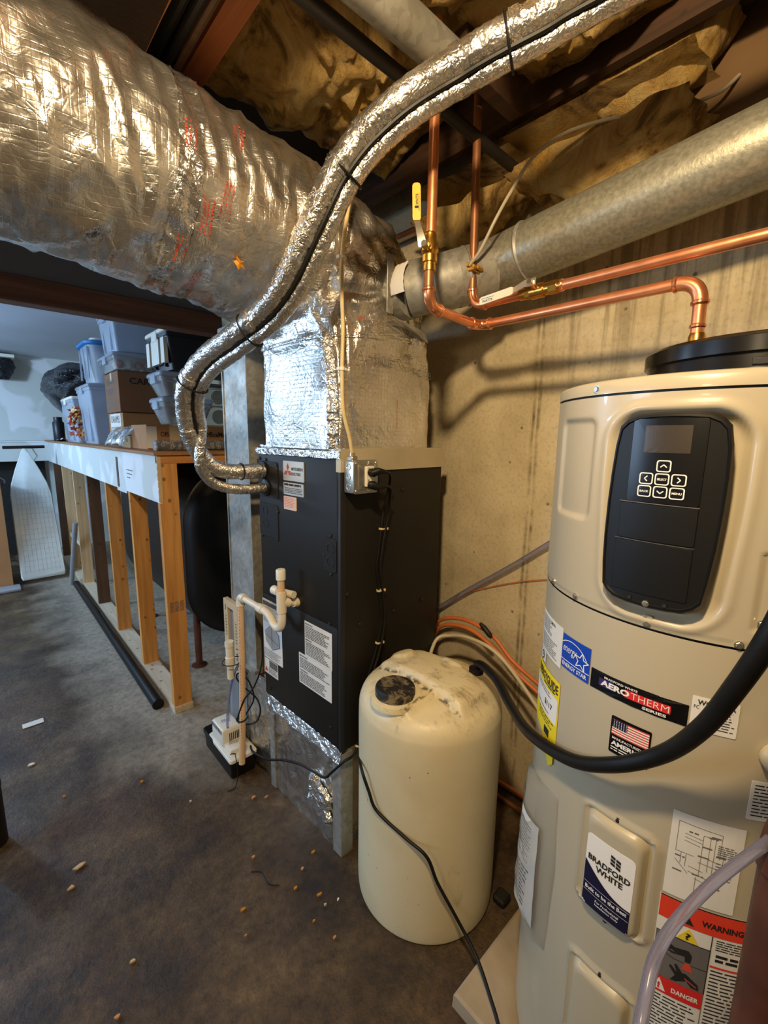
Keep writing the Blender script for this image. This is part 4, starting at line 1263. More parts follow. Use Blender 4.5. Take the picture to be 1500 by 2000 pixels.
# element covers
for k, cv in enumerate((.750, .400)):
    ac = obj('access_cover', MB().plate(wmap, ud(166.9), cv - .112, ud(188.2), cv + .106, .017, .022, .005, 8, -.002, 0, .006), 'wh_cover', WH, 50)
    wscrew(177.6, cv + .110, ac, .001, .0042).active_material = MT['iron_black']
    wscrew(177.2, cv - .113, ac, .001, .0042).active_material = MT['iron_black']
    if k == 0:
        am = lambda u, v, off: wmap(u, v, .0152 + off)
        q = Label(am)
        u0, u1, v0, v1 = ud(169.3), ud(185.2), .654, .810
        q.rect(u0, v0, u1, v1, 'print_white', .0006, .008)
        # dark lower field with a curved top edge
        N = 24
        top = [(u0 + .0005 + (u1 - u0 - .001) * i / N, .752 - .038 * math.sin(PI * .5 * i / N) - .010 * (i / N) - .004 * math.sin(PI * i / N)) for i in range(N + 1)]
        for i in range(N):
            e0 = v0 + .0006 + (.006 * (1 - min(1, i / 2)) if i < 2 else (.006 * max(0, (i - N + 2) / 2) if i > N - 3 else 0))
            q.poly([(top[i][0], e0), (top[i + 1][0], e0), top[i + 1], top[i]], 'navy', .0012)
        # banner emblem
        for r_ in range(3):
            for c_ in range(2):
                x = -.012 + c_ * .009 - r_ * .0
                z = .791 - r_ * .0072 - c_ * .002
                q.poly([(x, z), (x + .0075, z - .0018), (x + .0075, z + .0036), (x, z + .0054)], 'ink', .0014)
        q.text('BRADFORD', (u0 + u1) / 2, .7555, .0125, 'ink', .0014, .072, 'C', bold=.035)
        q.text('WHITE', (u0 + u1) / 2 + .002, .7395, .0125, 'ink', .0014, .046, 'C', bold=.035)
        q.line(u0 + .002, .7045, u1 - .002, .7005, .0006, 'print_white', .0018)
        q.line(u0 + .002, .6865, u1 - .002, .6825, .0006, 'print_white', .0018)
        q.text('Built to be the Best', (u0 + u1) / 2, .6905, .0082, 'print_white', .0018, .072, 'C', bold=.02)
        q.text('For Professional', (u0 + u1) / 2 + .004, .6735, .0055, 'print_white', .0018, .040, 'C', bold=.01)
        q.text('Installation Only', (u0 + u1) / 2 + .004, .6655, .0055, 'print_white', .0018, .040, 'C', bold=.01)
        q.build('nameplate', ac, label='white and navy maker plate')
# labels stuck on the jacket
def wl(): return Label(lambda u, v, off: wmap(u, v, .0008 + off))
q = wl()
q.rect(ud(123.0), 1.078, ud(146.3), 1.168, 'white_paper', .0005)
q.words(ud(125), 1.125, ud(138), 1.160, 8, 'ink_grey', .001, 31, .4)
q.words(ud(125), 1.083, ud(143), 1.120, 8, 'ink_grey', .001, 32, .4)
q.text('MODEL', ud(136), 1.155, .005, 'ink', .001, .022, bold=.02)
q.build('data_label', WH)
q = wl(); cu0 = ud(128); 
q.rect(ud(124), 1.050, ud(132), 1.077, 'white_paper', .0005)
N = 24
q.poly([(cu0 + .010 * math.cos(2 * PI * i / N), 1.064 + .010 * math.sin(2 * PI * i / N)) for i in range(N)], 'ink', .001)
q.poly([(cu0 + .0065 * math.cos(2 * PI * i / N), 1.064 + .0065 * math.sin(2 * PI * i / N)) for i in range(N)], 'print_white', .0015)
q.words(cu0 - .006, 1.061, cu0 + .006, 1.068, 2, 'ink', .002, 3, .5, 0)
q.build('agency_mark', WH)
# blue efficiency label: arc, script word, outlined star
q = wl(); u0, u1, v0, v1 = ud(146.5), ud(161.6), 1.0895, 1.1605
q.rect(u0, v0, u1, v1, 'star_blue', .0006)
cx = u0 + .012; cz = 1.098
prev = None
for i in range(25):
    a = math.radians(158 - i * 5.6)
    p = (u0 + .030 + .046 * math.cos(a), 1.110 + .042 * math.sin(a))
    if prev and u0 < p[0] < u1 - .001 and p[1] < v1 - .001 and prev[0] > u0: q.line(*prev, *p, .0016, 'print_white', .0011)
    prev = p
q.text('energy', u0 + .005, 1.121, .016, 'print_white', .0012, .040, shear=.35, bold=.0)
def star(c, r, rot=0): return [(c[0] + (r if i % 2 == 0 else r * .42) * math.cos(PI / 2 + rot + PI * i / 5), c[1] + (r if i % 2 == 0 else r * .42) * math.sin(PI / 2 + rot + PI * i / 5)) for i in range(10)]
sc_ = (u0 + .0575, 1.1245)
st = star(sc_, .0185, -.15)
for i in range(10): q.line(*st[i], *st[(i + 1) % 10], .0020, 'print_white', .0012)
q.rect(u0, 1.1065, u1, 1.1080, 'print_white', .0011)
q.text('ENERGY STAR', (u0 + u1) / 2, 1.0945, .0085, 'print_white', .0012, .068, 'C', bold=.02)
q.build('efficiency_label', WH, label='square blue efficiency label with a white star')
# yellow guide label hanging off the side
q = wl(); u0, u1 = ud(119), ud(147.4)
q.rect(u0, .895, u1, 1.046, 'guide_yellow', .0006)
q.rect(u0 + .004, .946, u1 - .004, 1.006, 'print_white', .0011)
q.text('ENERGYGUIDE', u0 + .02, 1.016, .021, 'ink', .0012, u1 - u0 - .026, bold=.03)
q.words(u0 + .07, 1.008, u1 - .006, 1.0145, 1, 'ink', .0012, 5, .5)
q.words(u0 + .03, .988, u1 - .02, 1.002, 2, 'ink_grey', .0016, 6, .35)
q.text('$117', u0 + .085, .966, .015, 'ink', .0016, .038, bold=.02)
q.words(u0 + .03, .950, u1 - .03, .956, 1, 'ink_grey', .0016, 7, .5)
q.words(u0 + .05, .922, u1 - .008, .942, 3, 'ink', .0012, 8, .35)
q.poly([(u1 - .055, .900), (u1 - .030, .900), (u1 - .030, .918), (u1 - .055, .918)], 'ink', .0012)
q.poly([(u1 - .060, .896), (u1 - .002, .896), (u1 - .002, .858), (u1 - .018, .842)], 'guide_yellow', .0030)
q.build('guide_label', WH, label='yellow energy guide label with black lettering')
# black series strip
q = wl(); u0, u1, v0, v1 = ud(162.35), ud(193.25), 1.0895, 1.1275
q.rect(u0, v0, u1, v1, 'black_gloss', .0006, .0015)
q.text('BRADFORD WHITE', u0 + .028, 1.1185, .0042, 'print_white', .0014, .058, bold=.02)
n = 22
for i in range(n):           # purple fading to red behind the series name
    a = u0 + .018 + .118 * i / n; b = u0 + .018 + .118 * (i + 1) / n
    q.rect(a, 1.1015, b, 1.1165, 'purple' if i < 5 else ('black_gloss' if i < 9 else 'series_red'), .0011)
q.text('AERO', u0 + .022, 1.1035, .0118, 'print_white', .0016, .052, bold=.045, shear=.05)
q.text('THERM', u0 + .076, 1.1035, .0118, 'print_white', .0016, .058, bold=-.012)
q.text('SERIES', u0 + .095, 1.0935, .0052, 'print_white', .0014, .036, bold=.03)
q.build('series_label', WH, label='long black strip label with white and red lettering')
# warranty sticker
q = wl(); u0, u1, v0, v1 = ud(193.8), ud(205.7), 1.0895, 1.1475
q.rect(u0, v0, u1, v1, 'white_paper', .0006, .002)
q.text('WO', u0 + .007, 1.1345, .0085, 'ink', .0012, .019, bold=.03)
q.text('A', u1 - .013, 1.1345, .0085, 'ink', .0012, .008, bold=.03)
q.text('FC', u0 + .003, 1.127, .006, 'ink', .0012, .007)
q.words(u0 + .018, 1.095, u1 - .004, 1.131, 8, 'ink', .0012, 41, .3)
q.build('certificate_label', WH)
# flag label
q = wl(); u0, u1, v0, v1 = ud(171.7), ud(184.5), .9855, 1.0575
q.rect(u0, v0, u1, v1, 'black_gloss', .0006, .003)
f0, f1, g0, g1 = u0 + .0028, u1 - .0028, 1.0225, 1.0525
for i in range(13):
    q.rect(f0, g0 + (g1 - g0) * i / 13, f1, g0 + (g1 - g0) * (i + 1) / 13, 'flag_red' if i % 2 == 0 else 'print_white', .0011)
q.rect(f0, g0 + (g1 - g0) * 6 / 13, f0 + .026, g1, 'navy', .0015)
for r_ in range(5):
    for c_ in range(6):
        x = f0 + .0035 + c_ * .0042; z = g0 + (g1 - g0) * (6.9 + r_ * 1.3) / 13
        q.poly(star((x, z), .0012), 'print_white', .0018)
q.text('MANUFACTURED IN', (u0 + u1) / 2, 1.0135, .0048, 'print_white', .0012, .056, 'C', bold=.015)
q.text('AMERICA', (u0 + u1) / 2, 1.0015, .0088, 'print_white', .0012, .058, 'C', bold=.04)
q.words(u0 + .004, .989, u1 - .004, .9985, 2, 'print_white', .0012, 44, .45, .1)
q.build('flag_label', WH, label='black label with a striped flag')
q = wl()
q.rect(ud(211.4), .957, ud(224), 1.026, 'white_paper', .0006, .002)
q.words(ud(212.3), .961, ud(223), 1.020, 10, 'ink', .0012, 46, .35)
q.build('notice_label', WH)
obj('drain_knob', MB().tube([wmap(ud(216.5), 1.072, 0), wmap(ud(216.5), 1.072, .012), wmap(ud(216.5), 1.072, .020)], [.024, .024, .018], 20), 'wh_cover', WH)
# wiring sheet
q = wl(); u0, u1, v0, v1 = ud(193.0), ud(212.3), .772, .936
q.rect(u0, v0, u1, v1, 'white_paper', .0006)
rnd = random.Random(5)
U = lambda t: u0 + (u1 - u0) * t
Z = lambda t: v0 + (v1 - v0) * t
for a, b, c, d in ((.1, .9, .7, .88), (.1, .9, .1, .55), (.1, .55, .35, .55), (.45, .82, .45, .35), (.45, .82, .62, .82), (.62, .82, .62, .30), (.55, .82, .55, .42), (.2, .78, .45, .76), (.2, .74, .45, .72), (.2, .70, .42, .68), (.18, .55, .18, .42), (.25, .55, .25, .40), (.3, .42, .5, .40), (.3, .36, .58, .33), (.4, .30, .66, .26), (.5, .2, .6, .2), (.7, .88, .7, .6), (.1, .45, .3, .33), (.42, .58, .75, .55), (.42, .5, .75, .48), (.75, .7, .75, .25), (.42, .32, .42, .12)):
    q.line(U(a), Z(b), U(c), Z(d), .0007, 'ink_grey', .0012)
for k in range(12):
    a, b = .08 + rnd.random() * .6, .15 + rnd.random() * .7
    q.words(U(a), Z(b), U(a + .16), Z(b + .03), 1, 'ink_grey', .0012, 60 + k, .5)
q.words(U(.66), Z(.62), U(.92), Z(.76), 6, 'ink_grey', .0012, 77, .4)
q.words(U(.66), Z(.35), U(.92), Z(.56), 6, 'ink_grey', .0012, 78, .3)
q.build('wiring_sheet', WH, label='white sheet with a wiring diagram')
# warning label
q = wl(); u0, u1 = ud(192.6), ud(222)
q.rect(u0, .33, u1, .768, 'white_paper', .0006)
q.rect(u0 + .001, .722, u1, .765, 'warn_red', .0011)
q.rect(u0 + .001, .765, u1, .7675, 'ink', .0011)
tri = [(u0 + .024, .728), (u0 + .052, .728), (u0 + .038, .754)]
q.poly(tri, 'ink', .0016); q.text('!', u0 + .038, .731, .014, 'warn_red', .0021, .004, 'C', bold=.05)
q.text('WARNING', u0 + .062, .735, .012, 'ink', .0016, .060, bold=.035)
q.poly([(u0 + .030, .694), (u0 + .062, .694), (u0 + .046, .720)], 'warn_yellow', .0016)
q.text('?', u0 + .046, .698, .013, 'ink', .0021, .008, 'C', bold=.02)
q.rect(u0 + .001, .691, u0 + .080, .693, 'ink', .0014)
q.rect(u0 + .079, .60, u0 + .0805, .722, 'ink', .0014)
q.words(u0 + .086, .694, u0 + .150, .717, 5, 'ink', .0012, 80, .4)
q.words(u0 + .088, .670, u0 + .140, .688, 2, 'ink', .0012, 79, .6)
q.rect(u0 + .082, .660, u1, .664, 'warn_red', .0012)
# picture of a tap scalding a hand
q.rect(u0 + .001, .600, u0 + .079, .690, 'ink_grey', .0011)
q.poly([(u0 + .004, .672), (u0 + .012, .682), (u0 + .030, .672), (u0 + .050, .676), (u0 + .056, .668), (u0 + .055, .652), (u0 + .047, .652), (u0 + .046, .662), (u0 + .028, .658), (u0 + .008, .664)], 'ink', .0016)
q.poly([(u0 + .047, .650), (u0 + .055, .650), (u0 + .060, .634), (u0 + .043, .634)], 'flag_red', .0016)
q.poly([(u0 + .030, .603), (u0 + .072, .603), (u0 + .070, .614), (u0 + .050, .628), (u0 + .046, .626), (u0 + .036, .640), (u0 + .033, .638), (u0 + .038, .624), (u0 + .028, .634), (u0 + .026, .630), (u0 + .036, .616)], 'ink', .0016)
q.line(u0 + .050, .618, u0 + .068, .608, .002, 'flag_red', .002)
q.line(u0 + .002, .660, u0 + .03, .648, .001, 'ink', .0015); q.line(u0 + .03, .648, u0 + .079, .648, .001, 'ink', .0015)
q.rect(u0 + .001, .566, u0 + .079, .600, 'series_red', .0013)
q.poly([(u0 + .004, .571), (u0 + .026, .571), (u0 + .015, .596)], 'print_white', .0018)
q.text('!', u0 + .015, .574, .013, 'series_red', .0023, .004, 'C', bold=.05)
q.text('DANGER', u0 + .034, .576, .010, 'print_white', .0018, .040, bold=.03)
q.words(u0 + .004, .34, u0 + .075, .560, 30, 'ink', .0012, 81, .35)
q.rect(u0 + .079, .34, u0 + .0802, .60, 'ink_grey', .0012)
q.words(u0 + .084, .34, u0 + .150, .655, 42, 'ink', .0012, 82, .35)
q.build('warning_label', WH, label='red and white warning label with a hot tap picture')
# clear document pouch bulging off the left side with a folded sheet inside
def pouch(off_):
    def f(u, v):
        a = 112 + 42 * u; z = .37 + .40 * v
        e = min(1, (math.sin(PI * u) ** .6)) * (1 - v) ** .25 * min(1, v * 7) ** .6
        wdt = .8 + .2 * (1 - abs(v - .55))
        s_ = ud(133) + (ud(a) - ud(133)) * wdt
        b = .030 * e + .006 * nz(u * 6, v * 9) * e
        return wmap(s_, z + .06 * (u - .5), .002 + b + off_)
    return f
dpch = obj('document_pouch', MB().grid(pouch(0), 24, 40), 'clear_film', WH, 180)
def paper(u, v):
    a = 121 + 24 * u
    return wmap(ud(a), .415 + .270 * v + .05 * (u - .5) - .02 * u, .014 + .010 * math.sin(PI * u) + .003 * nz(u * 3, v * 4))
obj('folded_sheet', MB().grid(paper, 14, 16), 'white_paper', dpch, 180)
q = Label(lambda u, v, off: paper(u, v) + (paper(u, v) - V((WC.x, WC.y, paper(u, v).z))).normalized() * (.001 + off))
q.words(.15, .55, .85, .92, 12, 'ink_grey', .0006, 90, .3)
q.words(.15, .1, .85, .5, 10, 'ink_grey', .0006, 91, .5)
q.build('sheet_print', dpch)

# concrete pad
pad = MB().ring_loft([[V((x, y, z)) for x, y in ((.814 + i, -.45), (1.56, -.45), (1.56, .578 - i), (.814 + i, .578 - i))] for z, i in ((0, 0), (.040, .002), (.045, .010))])
obj('concrete_pad', pad, 'pad_concrete', None, 30, 'pale concrete pad under the beige water heater', 'pad', loc=(1.15, .1, 0))

# ================================================================== WHITE TANK
TC = V((1.036, .885, 0)); TKR = .236
TK = thing('storage_tank', 'squat cream plastic tank with a dusty black screw cap', 'tank', TC)
def tankp(u, v):
    prof = [(0, .012), (.02, .002), (.05, .0), (.12, .0), (.20, .0)]
    a = 2 * PI * u
    # profile by arc position
    P_ = [(.08, .000), (.205, .000), (.228, .006), (TKR, .030), (TKR, .2), (TKR, .45), (TKR + .001, .60), (TKR, .675), (TKR - .003, .700), (TKR - .012, .722), (TKR - .030, .740), (TKR - .06, .752), (.14, .766), (.08, .775), (.0001, .780)]
    t = v * (len(P_) - 1)
    k = min(int(t), len(P_) - 2); f = t - k
    r = catm([p[0] for p in P_], t); z = catm([p[1] for p in P_], t)
    x, y = r * math.cos(a), r * math.sin(a)
    # raised plateau across the top, with the cap standing on the lower shelf beside it
    if z > .70:
        e = sstep(.715, .755, z)
        z += .024 * sstep(-.078, -.056, x) * (1 - sstep(.085, .115, x)) * (1 - sstep(.165, .20, abs(y))) * e
        rr = math.hypot(x + .160, y - .003)
        z += .010 * (1 - sstep(.072, .086, rr)) * sstep(.70, .745, z)
        z += .010 * (1 - sstep(.030, .050, math.hypot(x - .02, y - .15))) * e
        z += .008 * (1 - sstep(.040, .055, math.hypot(x - .12, y + .02))) * e
        if -.19 < x < -.065: z += .006 * (1 - sstep(.004, .014, abs(y + .075))) * e
    if .04 < z < .7: r_ = 1 + .004 * nz(a * 2, z * 3)
    else: r_ = 1
    return V((TC.x + x * r_, TC.y + y * r_, z))
tb = obj('tank_body', MB().grid(tankp, 160, 150, True), 'tank_plastic', TK, 60)
cc_ = (TC.x - .160, TC.y + .003, 0)
obj('cap_collar', MB().lathe([(.078, .752), (.074, .768), (.062, .772)], cc_, 40), 'tank_plastic', TK)
cap = MB()
rings = []
for r_, z in ((.056, .766), (.0605, .768), (.0605, .795), (.058, .800), (.052, .801), (.02, .802)):
    rings.append([V((cc_[0] + r_ * (1 + (.018 if i % 2 and r_ > .055 else 0)) * math.cos(2 * PI * i / 72), cc_[1] + r_ * (1 + (.018 if i % 2 and r_ > .055 else 0)) * math.sin(2 * PI * i / 72), z)) for i in range(72)])
cap.ring_loft(rings)
obj('screw_cap', cap, 'cap_dusty', TK, 30)
obj('hose_bulkhead', MB().lathe([(.024, .785), (.024, .800), (.016, .804)], (1.150, .785, 0), 24), 'black_plastic', TK)

# black overflow hose
hp = smooth_path([(1.152, .785, .795), (1.148, .778, .818), (1.125, .735, .832), (1.085, .664, .832), (1.005, .570, .833), (.884, .450, .876), (.797, .320, .932), (.752, .230, .998), (.738, .157, 1.068), (.708, .107, 1.155), (.680, .073, 1.248), (.664, .050, 1.324), (.668, .032, 1.40), (.70, .0, 1.52), (.76, -.06, 1.62), (.86, -.14, 1.66)], 8)
obj('drain_hose', MB().tube(hp, .0130, 18), 'rubber', None, 40, 'thick black rubber hose looping from the cream tank across the water heater', 'hose', loc=hp[0])
# clear tube at the near corner
tp = smooth_path([(.90, -.12, 1.10), (.773, -.002, 1.046), (.715, .022, 1.032), (.637, .059, 1.001), (.562, .082, .981), (.509, .088, .973), (.477, .086, .958), (.448, .082, .945), (.433, .077, .922), (.42, .07, .80), (.42, .06, .55), (.43, .05, .3), (.46, .03, .02)], 8)
obj('clear_hose', MB().tube(tp, .0068, 14), 'clear_tube', None, 40, 'translucent bluish hose curving in front of the warning label', 'hose', loc=tp[-1])
# relief discharge pipe at the right edge
rp = thing('relief_pipe', 'dark rusty vertical pipe in front of the water heater at the near edge', 'pipe', (.722, .002, .05))
obj('pipe', MB().cyl((.728, -.002, .05), (.728, -.002, 1.0), .031, n=24), 'pipe_rust', rp)
obj('pipe_elbow', MB().tube(smooth_path([(.728, -.002, .99), (.735, -.004, 1.03), (.77, -.012, 1.05), (.835, -.03, 1.05)], 5), .034, 20), 'pipe_rust', rp)

# ================================================================== FOIL-WRAPPED LINE SET
LP = [(1.02, .20, 2.41), (.936, .440, 2.385), (.893, .536, 2.360), (.852, .623, 2.340), (.820, .701, 2.320), (.766, .767, 2.280), (.725, .828, 2.236), (.692, .868, 2.190), (.668, .912, 2.136), (.650, .949, 2.074), (.636, .994, 2.010), (.623, 1.061, 1.936), (.604, 1.151, 1.876), (.572, 1.278, 1.825), (.540, 1.415, 1.775), (.522, 1.513, 1.702), (.535, 1.570, 1.608), (.565, 1.602, 1.522)]
LS = thing('line_set', 'pair of foil-wrapped refrigerant pipes sweeping from the ceiling in an s-curve', 'pipe', (.62, 1.2, 1.9))
main = smooth_path(LP + [(.600, 1.612, 1.470), (.640, 1.616, 1.432), (.690, 1.612, 1.417), (.76, 1.606, 1.413), (.842, 1.604, 1.415)], 12)
def side_off(path, k, out):
    t = (path[min(k + 1, len(path) - 1)] - path[max(k - 1, 0)]).normalized()
    view = (path[k] - V((0, 0, 1.6))).normalized()
    s_ = t.cross(view).normalized()
    return s_ * out
nm = len(smooth_path(LP, 12))
liq = [main[k] + side_off(main, k, .040) + (V((.0, -.004, 0))) for k in range(0, nm - 6)]
liq = liq[::6] + [V((.578, 1.585, 1.455)), V((.603, 1.600, 1.405)), V((.645, 1.606, 1.368)), V((.71, 1.596, 1.350)), V((.78, 1.592, 1.346)), V((.842, 1.589, 1.349))]
liq = smooth_path(liq, 6)
def crinkle(seed, amp):
    def f(k, i, r):
        return r + amp * ((ridge(k * .55 + seed, i * .42, seed) - .35) + .7 * nz(k * 1.7, i * .9, seed))
    return f
obj('suction_wrap', MB().tube(main, .0285, 22, rfn=crinkle(2.2, .0024)), 'foil_line', LS, 70)
obj('liquid_wrap', MB().tube(liq, .0185, 18, rfn=crinkle(7.1, .0020)), 'foil_line', LS, 70)
ctrl = [main[k] + side_off(main, k, .022) * 1.05 - (main[k] - V((0, 0, 1.6))).normalized() * .020 for k in range(0, nm, 8)]
obj('control_cable', MB().tube(smooth_path(ctrl, 6), .0062, 8), 'rubber', LS)
for k in (30, 46, 78, 92, 118, 148, 176, 198):
    if k + 3 >= len(main): continue
    c = main[k]; d = (main[k + 1] - main[k - 1]).normalized()
    obj('tape_band', MB().tube([c - d * .011, c - d * .010, c + d * .010, c + d * .011], [.0285, .0318, .0318, .0285], 22, rfn=crinkle(k, .0012)), 'foil_tape', LS, 60)
for k in (32, 92, 150, 178):
    c = main[k] + side_off(main, k, .016); d = (main[k + 1] - main[k - 1]).normalized()
    s_ = side_off(main, k, 1); n = d.cross(s_)
    obj('cable_tie', MB().tube([c + s_ * (.0475 * math.cos(a)) + n * (.0315 * math.sin(a)) for a in [2 * PI * q / 28 for q in range(29)]], .0030, 6), 'rubber', LS)
for c, r in ((V((.74, 1.608, 1.414)), .031), (V((.835, 1.604, 1.415)), .031)):
    obj('cable_tie', MB().tube([c + V((0, r * math.cos(a), r * math.sin(a))) for a in [2 * PI * q / 24 for q in range(25)]], .0026, 6), 'rubber', LS)

# ================================================================== ROUND GREY DUCT
GD = thing('round_duct', 'large round grey duct crossing above the copper pipes along the concrete wall', 'duct', (1.32, .7, 2.12))
gx = 1.32
obj('long_section', MB().cyl((gx, .905, 2.109), (gx, -.9, 2.295), .0835, n=48), 'round_duct', GD, 40)
A0 = [AHW(.275, -.004, 2.03), AHW(.275, -.03, 2.03)]
obj('takeoff_collar', MB().tube([AHW(.275, .01, 2.035), AHW(.275, -.045, 2.035)], .088, 40), 'galvanized', GD, 40)
seg = [V((1.135, 1.085, 2.038)), V((1.165, 1.030, 2.045)), V((1.225, .975, 2.065)), V((1.285, .930, 2.088)), V((1.32, .885, 2.108))]
for k in range(3):
    a, b = seg[k], seg[k + 1]
    d = (b - a).normalized()
    obj('elbow_gore', MB().tube([a - d * .02, b + d * .02], .0855 + .001 * k, 40), 'galvanized', GD, 40)
    obj('gore_bead', MB().tube([b + d * .012, b + d * .017, b + d * .022], [.087, .091, .087], 40), 'galvanized', GD, 40)
obj('joint_bead', MB().tube([(gx, .80, 2.120), (gx, .793, 2.121), (gx, .786, 2.1215)], [.0835, .0875, .0835], 44), 'galvanized', GD, 40)
m = MB()
mp_w = lambda u, v, off: AHW(u, -.022 - off, v)
obj('flange_tab', MB().plate(mp_w, .176, 1.950, .206, 2.130, .003, .003, .0008), 'galvanized', GD, 30)
m = MB().ring_loft([[AHW(.19, -.024, 1.945), AHW(.38, -.015, 1.925), AHW(.40, -.012, 1.890), AHW(.30, -.030, 1.915)], [AHW(.19, -.027, 1.943), AHW(.38, -.018, 1.923), AHW(.40, -.015, 1.888), AHW(.30, -.033, 1.913)]])
flat('hanging_flap', m, 'galvanized', GD)
def patch(u, v):
    b = math.radians(-22 + 62 * v); r = .0905 + .004 * abs(nz(u * 5, v * 5))
    return V((1.128 - r * math.cos(b), 1.112 - .062 * u - .012 * v * (1 - u), 2.036 + r * math.sin(b)))
obj('paper_patch', MB().grid(patch, 10, 10), 'white_paper', GD, 180)

# ================================================================== COPPER PIPES
def fit_ring(parent, p, d, r, w_=.005, mat='copper_bright'):
    p, d = V(p), V(d).normalized()
    return obj('fitting_rim', MB().tube([p - d * w_, p - d * w_ * .4, p + d * w_ * .4, p + d * w_], [r, r + .0028, r + .0028, r], 20), mat, parent)
def elbow(parent, a, c, b, r, mat='copper_bright'):
    """90-degree fitting from a to b round the corner c"""
    a, c, b = V(a), V(c), V(b)
    pts = [a + (c - a) * .0]
    for i in range(13):
        t = i / 12
        pts.append((1 - t) ** 2 * a + 2 * t * (1 - t) * c + t * t * b)
    obj('elbow', MB().tube(pts[1:], r + .0022, 20), mat, parent)
    fit_ring(parent, a, c - a, r + .002); fit_ring(parent, b, b - c, r + .002)
CR = .0132
C1 = thing('hot_water_pipe', 'copper pipe with a yellow-handled valve, bending round to the top of the water heater', 'pipe', (.941, .852, 1.9))
zc = 1.897
obj('riser', MB().cyl((.941, .852, 2.055), (.943, .852, 2.56), CR, n=20), 'copper', C1)
obj('solder_joint', MB().cyl((.943, .852, 2.352), (.943, .852, 2.358), CR + .0012, n=20), 'copper_dull', C1)
obj('riser', MB().cyl((.938, .853, 1.945), (.938, .853, 1.99), CR, n=20), 'copper_dull', C1)
vb = MB().lathe([(CR, 1.985), (.017, 1.986), (.017, 2.000), (.0155, 2.001), (.0155, 2.006), (.020, 2.008), (.020, 2.024), (.017, 2.026), (.0225, 2.034), (.0225, 2.052), (.017, 2.062), (.017, 2.076), (CR + .001, 2.080)], (.939, .853, 0), 24)
vv = obj('valve_body', vb, 'brass', C1, 30)
vd = V((-.72, .66, 0)).normalized()      # stem points towards the handle side
st0 = V((.939, .853, 2.040))
obj('valve_stem', MB().cyl(st0, st0 + V((-.030, -.012, 0)), .010, n=14), 'brass', C1)
hb = st0 + V((-.034, -.012, 0))
hpts = [hb + V((-.002, .004, -.006)), hb + V((-.006, .008, .018)), hb + V((-.004, .022, .052)), hb + V((-.004, .026, .062)), hb + V((-.004, .030, .150))]
def strap_mesh(pts, wd, th, wdir):
    wdir = V(wdir).normalized()
    rings = []
    for k, p in enumerate(pts):
        t = (pts[min(k + 1, len(pts) - 1)] - pts[max(k - 1, 0)]).normalized()
        n = t.cross(wdir).normalized()
        ww = wd[k] if isinstance(wd, (list, tuple)) else wd
        rings.append([p + wdir * ww + n * th, p - wdir * ww + n * th, p - wdir * ww - n * th, p + wdir * ww - n * th])
    return MB().ring_loft(rings)
wdr = V((.66, -.72, .0))
obj('handle_arm', strap_mesh(hpts[:4], [.011, .010, .007, .008], .0016, wdr), 'steel', C1, 30)
gr = [hpts[3] + (hpts[4] - hpts[3]) * t for t in (0, .06, .5, .92, .98, 1)]
hg = obj('handle_grip', strap_mesh(gr, [.0085, .0105, .0105, .0105, .008, .004], .0040, wdr), 'valve_yellow', C1, 30)
obj('handle_nut', MB().cyl(hb + V((.006, .0, 0)), hb + V((-.008, -.004, 0)), .0085, n=6), 'steel', C1, 20)
gd = (hpts[4] - hpts[3]).normalized()
gn = gd.cross(wdr).normalized()
gn = gn if gn.dot(V((0, 0, 1.6)) - hpts[3]) > 0 else -gn
q = Label(lambda u, v, off: hpts[3] + gd * (.010 + u) + wdr.normalized() * (-v) * (1 if gd.cross(-wdr).dot(gn) > 0 else -1) + gn * (.0042 + off))
q.text('WATTS', .026, -.004, .0062, 'ink', .0004, .026, bold=.03)
q.rect(.018, -.005, .024, .005, 'ink', .0004)
q.words(.012, -.0085, .054, -.0055, 1, 'ink', .0004, 3, .5, .1)
q.build('handle_print', hg)
# down elbow, level run to the corner, run along the wall, elbow down into the heater
elbow(C1, (.939, .853, zc + .045), (.941, .853, zc), (.985, .855, zc), CR)
obj('short_run', MB().cyl((.98, .855, zc), (1.165, .872, zc), CR, n=20), 'copper', C1)
elbow(C1, (1.158, .872, zc), (1.200, .876, zc), (1.2, .834, zc), CR)
obj('long_run', MB().cyl((1.2, .84, zc), (1.2, .335, zc), CR, n=20), 'copper', C1)
elbow(C1, (1.2, .343, zc), (1.2, .294, zc), (1.2, .292, zc - .048), CR, 'copper')
obj('drop', MB().cyl((1.2, .292, zc - .04), (1.2, .290, 1.74), CR, n=20), 'copper', C1)
obj('dielectric_nut', MB().lathe([(.015, 1.735), (.0185, 1.738), (.0185, 1.760), (.0165, 1.762), (.0165, 1.778), (.0145, 1.785)], (1.2, .290, 0), 24), 'brass', C1, 30)
fit_ring(C1, (1.2, .291, 1.80), (0, 0, 1), CR)
C2 = thing('cold_water_pipe', 'copper pipe with a white-handled valve running straight off along the wall', 'pipe', (1.195, .905, 1.96))
z2 = 1.957
obj('riser', MB().cyl((1.196, .903, z2 + .04), (1.19, .908, 2.58), CR - .001, n=20), 'copper_dull', C2)
elbow(C2, (1.196, .902, z2 + .048), (1.198, .902, z2), (1.199, .856, z2), CR - .0008)
obj('short_run', MB().cyl((1.2, .862, z2), (1.2, .72, z2), CR - .001, n=20), 'copper', C2)
vb = MB()
for y0, y1, r in ((.735, .715, .0155), (.715, .700, .018), (.700, .660, .0195), (.660, .645, .016), (.645, .622, .0185), (.622, .614, .0155)):
    vb.cyl((1.2, y0, z2), (1.2, y1, z2), r, n=(8 if r in (.018, .0185) else 20))
obj('valve_body', vb, 'brass', C2, 30)
obj('valve_stem', MB().cyl((1.2, .680, z2), (1.166, .682, z2 + .012), .009, n=12), 'brass', C2)
